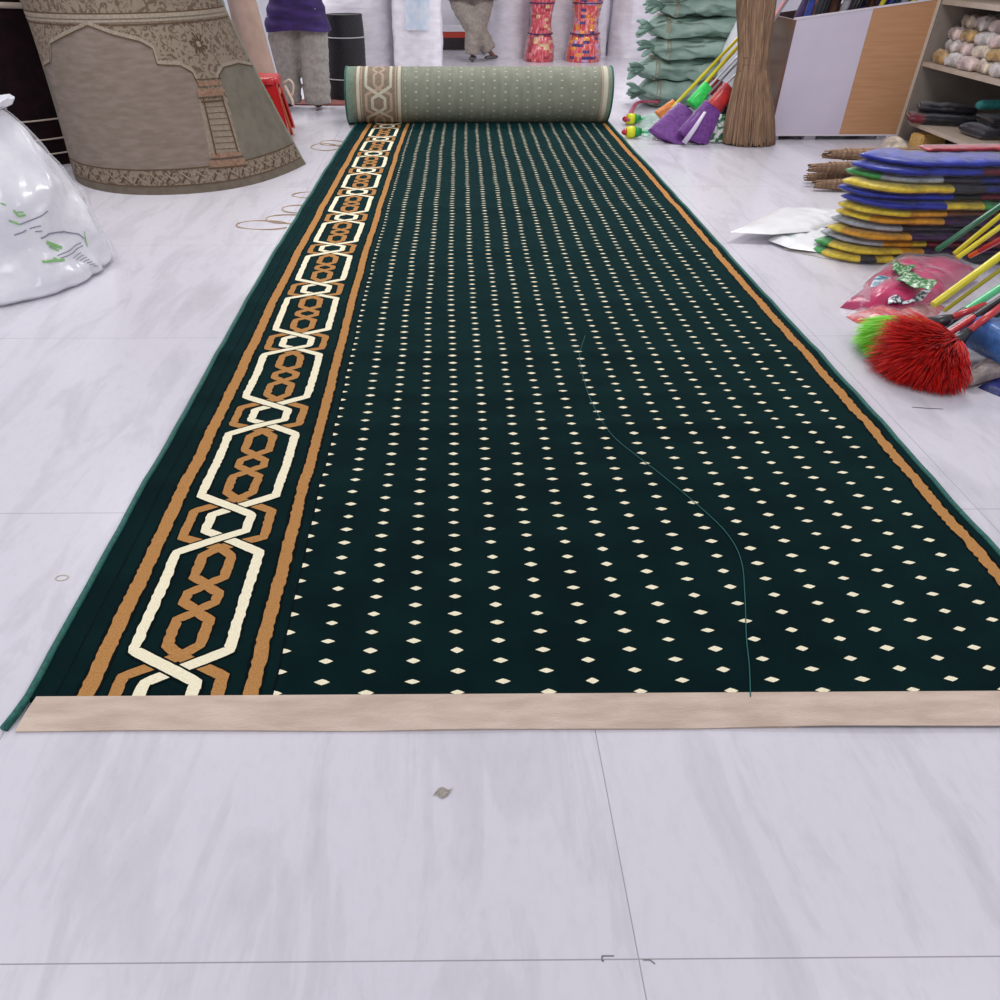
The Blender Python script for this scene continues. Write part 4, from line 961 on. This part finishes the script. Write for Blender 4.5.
# ---------------------------------------------------------------- dusters
def duster(label, neck, aim, length, spread, m, m2, n, hnd, seed, lift=.0):
    t = thing('feather_duster', label, 'duster', neck)
    rnd = random.Random(seed); aim = V(aim).normalized(); mb = MB()
    q1 = aim.cross(V((0, 0, 1))).normalized(); q2 = q1.cross(aim)
    for k in range(n):
        a = rnd.uniform(0, 2*PI); s = spread*math.sqrt(rnd.random()); L_ = length*rnd.uniform(.82, 1.04)*(1-.12*(s/spread)**2)
        d = (aim*math.cos(s)+(q1*math.cos(a)+q2*math.sin(a)*.5)*math.sin(s)).normalized()
        p0 = aim*rnd.uniform(-.02, .05); pts = []
        for i in range(6):
            f_ = i/5; p = p0+d*L_*f_+V((0, 0, lift*f_*(1-f_)*2-.10*L_*f_*f_))
            p.z = max(p.z, -neck[2]+.006+.004*rnd.random()); pts.append(p)
        w_ = .0030; side = d.cross(V((rnd.uniform(-.5, .5), rnd.uniform(-.5, .5), 1))).normalized()*w_
        nn = side.cross(d).normalized()*w_*.5
        for (pa, pb), (wa, wb) in zip(zip(pts, pts[1:]), ((.5, .9), (.9, 1), (1, .9), (.9, .7), (.7, .12))):
            mb.add([pa-side*wa, pa+nn*wa, pa+side*wa, pb-side*wb, pb+nn*wb, pb+side*wb], [(0, 1, 4, 3), (1, 2, 5, 4), (2, 0, 3, 5)], rnd.randrange(2))
    mb.build('bristles', [m, m2], t)
    mb = MB(); e = V(hnd)-V(neck); mb.tube([aim*.05, aim*-.02, e*.25], [.03, .026, .016], 12); mb.build('collar', blk if 'red' in label else mint, t)
    mb = MB(); mb.tube([e*.2, e], .014, 12); mb.build('handle', rdp if 'red' in label else mint, t)
    return t
red1 = mat('red_bristle', (224, 14, 10), .45, (176, 6, 8), 30, sheen=.1); red2 = mat('red_bristle_light', (240, 34, 20), .45)
gr1 = mat('lime_bristle', (132, 238, 28), .45, (108, 222, 20), 30); gr2 = mat('lime_bristle_light', (176, 250, 96), .45)
duster('lime green bristle duster lying on the floor behind the red duster', tuple(G(940, 322, .14)), (-.96, .06, -.27), .285, .66, gr1, gr2, 3200, tuple(G(985, 305, .2)), 1)
duster('bright red bristle duster lying on the floor at the right', tuple(G(955, 341, .13)), (-.92, -.12, -.30), .28, 1.22, red1, red2, 6500, tuple(G(1010, 300, .26)), 2)
# bags at the lower right edge
packet('cloth_packet', 'crumpled light blue bagged packet at the right frame edge above the red duster', 'packet', tuple(G(1012, 352, .06)), (0, 0, .2), .34, .26, .13, [(1, 'sky')], 31)
flatbag('cloth_packet', 'deep blue flat packet on the floor right of the red duster', 'packet', [g2(978, 388), g2(990, 380), g2(1060, 372), g2(1060, 398), g2(1000, 397)], .02, cm('dblue'), 0, 9)
flatbag('poly_bag', 'crinkled brownish grey bag on the blue packet beside the red duster', 'bag', [g2(958, 380, .03), g2(975, 366, .03), g2(1050, 345, .03), g2(1060, 368, .03), g2(1000, 376, .03), g2(972, 384, .03)], .06, mat('grey_brown_film', (146, 132, 124), .3, (110, 98, 94), 9, .6, 16, coat=.6, stretch=(1, 4, 1)), .022, 10)

# ---------------------------------------------------------------- white plastic sack with print (left)
sk = thing('plastic_sack', 'large white plastic sack with green and grey print, tied top, at the left edge', 'sack', (-2.42, 3.98, 0))
def sack(u, v, g=0):
    a = 2*PI*u; H_ = .80
    # radius profile base to neck
    pts = [(0, .585), (.02, .61), (.07, .60), (.2, .545), (.4, .455), (.55, .38), (.7, .30), (.84, .215), (.91, .16), (.945, .125), (.965, .17), (1.0, .185)]
    r = pts[-1][1]
    for (p, q), (c_, d_) in zip(pts, pts[1:]):
        if v <= c_: r = q+(d_-q)*(v-p)/(c_-p); break
    k = 1+.10*nz(math.cos(a)*1.5, math.sin(a)*1.5, v*2.5, 1.2, 4)+.035*abs(nz(math.cos(a)*4, math.sin(a)*4, v*5-a, 1.4, 9))
    k += .02*math.sin(a*9+v*5)*v-.05*abs(nz(math.cos(a)*2.2+v, math.sin(a)*2.2, v*1.6+a*.3, 1.7, 6))**.7+.03
    c = V((.17*v, .05*v, 0))
    return V((c.x+(r*k+g)*math.cos(a), c.y+(r*k+g)*.92*math.sin(a), H_*v+.012*nz(a, v, 0, 2)*v))
SACKM = mat('sack_white', (238, 237, 241), .3, (220, 219, 226), 5, .9, 6, coat=.6)
mb = MB(); mb.grid(sack, 96, 90, cu=True, caps=False); mb.grid(lambda u, v: V((sack(u, 0).x*v, sack(u, 0).y*v, .003)), 96, 1, cu=True)
mb.grid(lambda u, v: sack(u, .955)*(1-v)+V((.17, .05, .8*.94))*v, 48, 2, cu=True)
sbody = mb.build('sack_body', SACKM, sk)
mb = MB(); mb.grid(lambda u, v: sack(u, v*.95, .012+.035*max(0, nz(u*6, v*4, 2, 1.4)))+V((0, 0, .004)), 72, 50, cu=True); mb.build('clear_outer_bag', wrapmat('sack_clear', .03, 9), sk)
# print strokes laid on the sack surface
def inv_sack(px, py):
    d = ray(px, py); o_ = V((0, 0, CAM_H))-V(sk.location); best = None
    for i in range(96):
        u = .5+.5*i/96
        for j in range(60):
            v = j/62; p = sack(u, v)-o_
            pp = proj((p+V((0, 0, CAM_H))))
            dd = (pp[0]-px)**2+(pp[1]-py)**2
            if best is None or dd < best[0]: best = (dd, u, v)
    # refine
    _, u, v = best; st = .006
    for _ in range(24):
        for du, dv in ((st, 0), (-st, 0), (0, st), (0, -st)):
            p = sack(u+du, v+dv)-o_; pp = proj(p+V((0, 0, CAM_H))); dd = (pp[0]-px)**2+(pp[1]-py)**2
            if dd < best[0]: best = (dd, u+du, v+dv)
        if (best[1], best[2]) == (u, v): st *= .5
        u, v = best[1], best[2]
    return u, v
def sstroke(mb, pts, wpx, m):
    uv = [inv_sack(*p) for p in pts]; fine = []
    for (a, b), (c, d) in zip(uv, uv[1:]):
        for k in range(6): fine.append((a+(c-a)*k/6, b+(d-b)*k/6))
    fine.append(uv[-1]); P_ = [sack(u, v, .004) for u, v in fine]; vs = []
    for i, p in enumerate(P_):
        t_ = (P_[min(i+1, len(P_)-1)]-P_[max(i-1, 0)]).normalized()
        nrm = V((math.cos(2*PI*fine[i][0]), math.sin(2*PI*fine[i][0]), .5)).normalized(); s_ = t_.cross(nrm).normalized()*wpx*.5*.0055
        vs += [p-s_, p+s_]
    mb.add(vs, [(2*i, 2*i+1, 2*i+3, 2*i+2) for i in range(len(P_)-1)], m)
GRN, GRY = mat('print_green', (126, 186, 104), .5), mat('print_grey', (126, 128, 146), .5)
mb = MB()
E_ = lambda x, y: (x/7.15, 170+y/7.15)
for pl, w_, m in [([E_(60, 360), E_(140, 388)], 1.5, 0), ([E_(95, 285), E_(130, 330), E_(180, 320)], 1.6, 0), ([E_(120, 300), E_(165, 300)], 1.2, 0), ([E_(0, 235), E_(40, 250)], 1.2, 0),
                  ([E_(140, 388), E_(240, 350), E_(340, 292)], 1.0, 1), ([E_(100, 465), E_(185, 428)], 1.0, 1), ([E_(210, 418), E_(290, 398)], .8, 1), ([E_(250, 440), E_(300, 435)], .8, 1),
                  ([E_(290, 488), E_(350, 455), E_(450, 440), E_(550, 455), E_(600, 490)], 1.3, 1), ([E_(600, 440), E_(608, 500), E_(620, 545)], 1.3, 0),
                  ([E_(330, 515), E_(440, 555)], 3.2, 0), ([E_(350, 545), E_(420, 575)], 1.6, 0), ([E_(410, 610), E_(500, 570), E_(575, 520)], .9, 1), ([E_(430, 630), E_(520, 590), E_(590, 540)], .9, 1),
                  ([E_(300, 655), E_(460, 640)], 2.2, 0), ([E_(380, 628), E_(430, 650)], 2.0, 0)]:
    sstroke(mb, [p for p in pl], w_, m)
for k in range(7):
    sstroke(mb, [E_(520+k*24, 630+k*9), E_(575+k*20, 590+k*16)], .7, 1)
mb.build('print', [GRN, GRY], sbody, label='green and grey lettering print, slanted')
# tied rim
mb = MB(); mb.tube([V((.16+.128*math.cos(k*PI/12), .05+.115*math.sin(k*PI/12), .762)) for k in range(25)], .012, 6); mb.build('tie', mat('tie_white', (206, 206, 214), .5), sk)

# ---------------------------------------------------------------- far cluster of mops and brushes
pol = lambda label, a, b, r, m, m2=None, **k: pole('mop_pole', label, a, b, r, [(.05, m2 or m), (1, m)], group='poles behind the grass broom', **k)
pol('yellow pole leaning behind the tall grass broom, upper of the pair', P(672, 108, 7.42), P(742, 34, 7.62), .013, olv if False else yel, ext=.25)
pol('yellow pole leaning behind the tall grass broom, lower of the pair', P(690, 100, 7.36), P(742, 42, 7.55), .015, yel, ext=.2)
whp = mat('white_pole', (206, 204, 212), .3, coat=.3); 
pol('thin white pole leaning above the green brush head', P(700, 96, 7.30), P(744, 50, 7.48), .008, whp, ext=.1)
pol('thin grey pole leaning between the two white ones', P(708, 95, 7.28), P(745, 54, 7.46), .008, mat('grey_pole', (120, 118, 128), .3, coat=.3), ext=.1)
pol('thin white pole leaning above the red brush head', P(718, 92, 7.26), P(748, 62, 7.42), .008, whp, ext=.1)
pol('pale pole reaching up right of the tall grass broom', P(757, 45, 7.36), P(790, -5, 7.5), .014, whp, rdp, ext=.1)
pol('red and white pole reaching up right of the tall grass broom', P(760, 38, 7.30), P(785, 0, 7.4), .012, mat('pale_red_pole', (214, 150, 150), .3, coat=.3), rdp, ext=.12)
def brushpack(name, label, top, bot, wt, wb, th, mlist, cat='brush', stripe=None):
    t = thing(name, label, cat, bot); a = V(top)-V(bot); side = V((math.cos(.3), .15, 0)).normalized(); side = (side-a*(side.dot(a)/a.length_squared)).normalized(); nn = a.cross(side).normalized()
    mb = MB()
    def fn(u, v, g=0):
        an = 2*PI*u; w_ = wb+(wt-wb)*v; e = .6+.4*math.sin(PI*min(1, max(0, v*.9+.1)))
        p = a*v+side*spow(math.cos(an), .6)*(w_/2+g)+nn*spow(math.sin(an), .7)*(th/2*e+g); p = p+side*.005*nz(v*8, u*5, 0); p.z = max(p.z, -bot[2]+.003); return p
    mb.grid(fn, 28, 20, cu=True, caps=True, m=(lambda u, v: 1 if abs(((u*2) % 1)-.5) < .09 else 0) if stripe else 0); mb.build('brush_head', mlist, t)
    mb = MB(); mb.grid(lambda u, v: fn(u, v, .006), 28, 12, cu=True); mb.build('plastic_wrap', wrapmat(), t)
    return t
pur = mat('purple_bristle', (122, 62, 148), .6, (96, 44, 122), 30, .3, 60, coat=.2); pw = mat('pale_band', (196, 186, 206), .5)
brushpack('broom_head', 'purple broom head in clear plastic, left of the purple pair', tuple(P(685, 108, 7.30)), tuple(G(666, 141, .02)), .16, .36, .08, [pur], 'broom')
brushpack('broom_head', 'purple broom head in clear plastic, right of the purple pair', tuple(P(713, 107, 7.14)), tuple(G(691, 142, .02)), .18, .30, .08, [pur], 'broom')
mb = MB(); a, b = P(705, 112, 7.02), G(684, 143, .03); mb.tube([a, a*.5+b*.5+V((0, -.015, .0)), b], [.016, .024, .03], 10, flat=.4)
tag(mb.build('plastic_strip', pw), 'folded pale plastic sleeve lying between the two purple broom heads', 'sleeve')
brushpack('brush', 'bright green brush head propped above the purple brooms', tuple(P(708, 86, 7.35)), tuple(P(692, 106, 7.28)), .10, .13, .09, [mat('neon_green', (50, 226, 96), .4, (30, 200, 80), 30, coat=.3)])
brushpack('brush', 'red brush head propped above the purple brooms, beside the grass broom', tuple(P(730, 88, 7.22)), tuple(P(712, 110, 7.16)), .13, .15, .10, [mat('tomato_red', (200, 48, 44), .4, (160, 40, 50), 16, coat=.4)])
brushpack('brush', 'dark red brush pack squeezed directly beside the grass broom', tuple(P(718, 80, 7.45)), tuple(P(712, 96, 7.42)), .10, .12, .08, [mat('deep_red', (160, 30, 44), .4, coat=.4)])
brushpack('brush', 'dark grey brush pack behind the red brush head', tuple(P(735, 98, 7.25)), tuple(G(722, 134, .03)), .16, .24, .10, [mat('dark_pack', (52, 44, 52), .4, (96, 86, 96), 18, coat=.5)])
brushpack('brush', 'orange brush head at the foot of the yellow poles', tuple(P(676, 104, 7.5)), tuple(P(662, 120, 7.44)), .10, .20, .06, [mat('orange_head', (240, 146, 40), .5, (216, 120, 60), 30, coat=.3)])
gw = mat('green_white_print', (40, 96, 66), .4, (208, 210, 204), 24, .2, 30, coat=.4, ramp=(.46, .52))
for k, (x0, lab) in enumerate(((703, 'leftmost'), (711, 'middle'), (720, 'rightmost, touching the grass broom'))):
    brushpack('small_packet', 'small dark green and white packet standing by the grass broom, '+lab, tuple(P(x0+3, 118-2*k, 7.12)), tuple(G(x0, 142, .01)), .07, .10, .05, [gw], 'packet')
# clear bagged mops lying flat at the left of the cluster
cg = mat('pale_green_mop', (168, 200, 186), .5, (120, 150, 140), 22, .3, 30, coat=.4); gy = mat('grey_mop', (158, 152, 152), .6, (120, 104, 100), 30, .4, 40, coat=.3)
flatbag('mop_pack', 'pale green bagged mop lying on the floor beside the carpet roll', 'mop', [g2(640, 136), g2(637, 122), g2(660, 112), g2(692, 112), g2(682, 130), g2(662, 140)], .07, cg, 0, 12, wrap=True)
flatbag('mop_pack', 'brownish grey bagged mop lying in front of the orange brush head', 'mop', [g2(652, 140), g2(656, 126), g2(676, 122), g2(680, 134), g2(664, 142)], .10, gy, .0, 13)
capy = mat('yellow_cap', (222, 226, 30), .4); capg = mat('green_cap', (18, 140, 70), .4)
for (px, py, lab) in ((632, 119, 'further one with yellow and dark green cap'), (632, 132, 'nearer one with yellow and green cap')):
    c = G(px, py, .05); t = thing('bottle_brush', 'small brush right of the carpet roll, '+lab, 'brush', tuple(c))
    for nm, x0, x1, r0, r1, m in (('red_tip', -.09, -.05, .012, .030, rdp), ('yellow_cap', -.05, .02, .042, .046, capy), ('green_collar', .02, .08, .045, .03, capg)):
        mb = MB(); mb.tube([V((x0, 0, 0)), V(((x0+x1)/2, 0, 0)), V((x1, 0, 0))], [r0, (r0+r1)/2+.004, r1], 14); mb.build(nm, m, t)
    mb = MB(); mb.tube([V((.08, 0, 0)), V((.3, .03, 0))], .012, 8); mb.build('handle', mint, t)
mb = MB(); mb.tube(bez([G(628, 120, .05), G(633, 108, .05), G(640, 102, .06), G(660, 102, .06)], 5), .022, 8, flat=.6)
tag(mb.build('sachet_strip', mat('maroon_pack', (168, 34, 74), .4, (190, 90, 120), 20, coat=.4)), 'maroon-pink strip pack curling behind the pale green bagged mop', 'packet')

# ---------------------------------------------------------------- goods on the shelf unit
cl.update({'cream': (240, 222, 200), 'blush': (240, 216, 210), 'pearl': (240, 232, 228), 'tan': (214, 176, 116)})
rnd = random.Random(9); shp = ['cream', 'pearl', 'blush']; k = 0
rowlab = ['front row', 'second row', 'third row', 'rear row']
for lay in range(4):
    for j in range(7):
        y = 7.05-.2*j-.05*(lay % 2); 
        if y < 5.4: continue
        zz = .602+lay*.082; xx = 4.10+.03*lay+rnd.uniform(-.02, .02)
        packet('clear_packet', 'clear packet of pale goods on the middle shelf, %s layer, %s from the cabinet' % (('bottom', 'second', 'third', 'top')[lay], ('nearest', 'second', 'third', 'fourth', 'fifth', 'sixth', 'seventh')[j]), 'packet', (xx+.05, y, zz), (0, 0, rnd.uniform(-.3, .3)), .32, .21, .085, [(.5, shp[k % 3]), (1, shp[(k+1) % 3])] if k % 5 else [(.5, 'tan'), (1, 'cream')], k+100, 'clear packets on the middle shelf', amp=.55, exp=.6, freq=2.6)
        k += 1
def lump(name, label, loc, L_, W_, H_, col, seed, rz=0, cat='packet', group=None, wrap=True): return packet(name, label, cat, loc, (0, 0, rz), L_, W_, H_, [(1, col)], seed, group, wrap, exp=.75, amp=.25)
lump('wrapped_shoes', 'black wrapped pack at the shelf corner, upper one above the red-tipped pack', (4.12, 6.92, .262), .42, .22, .07, 'black', 41, -.4)
packet('wrapped_shoes', 'black pack with a dark red end on the low shelf corner', 'packet', (4.09, 6.88, .186), (0, 0, -.35), .52, .24, .075, [(.22, 'maroon'), (1, 'black')], 42, None, True, exp=.8)
lump('wrapped_shoes', 'grey and black wrapped pack on the low shelf at the frame edge', (4.25, 6.38, .186), .44, .30, .085, 'charcoal', 43, .1)
lump('wrapped_shoes', 'black wrapped pack lying on the grey one on the low shelf', (4.32, 6.36, .274), .42, .28, .06, 'black', 44, -.1)
mb = MB(); mb.tube([V((-.22, 0, .035)), V((-.19, 0, .035)), V((.18, .03, .035)), V((.2, .03, .035))], [.02, .034, .034, .02], 14)
tag(mb.build('rolled_towel', cm('teal'), loc=(4.33, 6.52, .348)), 'rolled teal cloth above the black packs, left one', 'cloth')
mb = MB(); mb.tube([V((-.15, 0, .035)), V((-.13, 0, .035)), V((.18, .03, .035)), V((.2, .03, .035))], [.02, .034, .034, .02], 14)
tag(mb.build('rolled_towel', cm('teal'), loc=(4.42, 6.26, .336)), 'rolled teal cloth nearest the frame edge on the low shelf', 'cloth')
# wooden packet and paper parcel on the floor under the shelf
mb = MB(); mb.box((-.13, -.07, 0), (.13, .07, .12))
bm = bmesh.new(); me_ = bpy.data.meshes.new('t'); me_.from_pydata(mb.v, [], mb.f); bm.from_mesh(me_); bmesh.ops.bevel(bm, geom=bm.edges, offset=.012, segments=2, affect='EDGES'); me2 = bpy.data.meshes.new('wooden_block'); bm.to_mesh(me2); bm.free()
me2.materials.append(mat('honey_wood', (214, 176, 110), .5, (190, 148, 84), 8, stretch=(1, 6, 6), coat=.3))
o = bpy.data.objects.new('wrapped_block', me2); COL.objects.link(o); o.location = (4.02, 6.86, 0); o.rotation_euler = (0, 0, .3); tag(o, 'honey-coloured wrapped block on the floor under the low shelf', 'block')
flatbag('clear_packet', 'pale cream clear packet on the floor beside the honey-coloured block', 'packet', [(3.62, 6.72), (3.70, 6.98), (3.82, 7.02), (3.86, 6.88), (3.80, 6.70)], .08, cm('cream'), 0, 14, wrap=True)
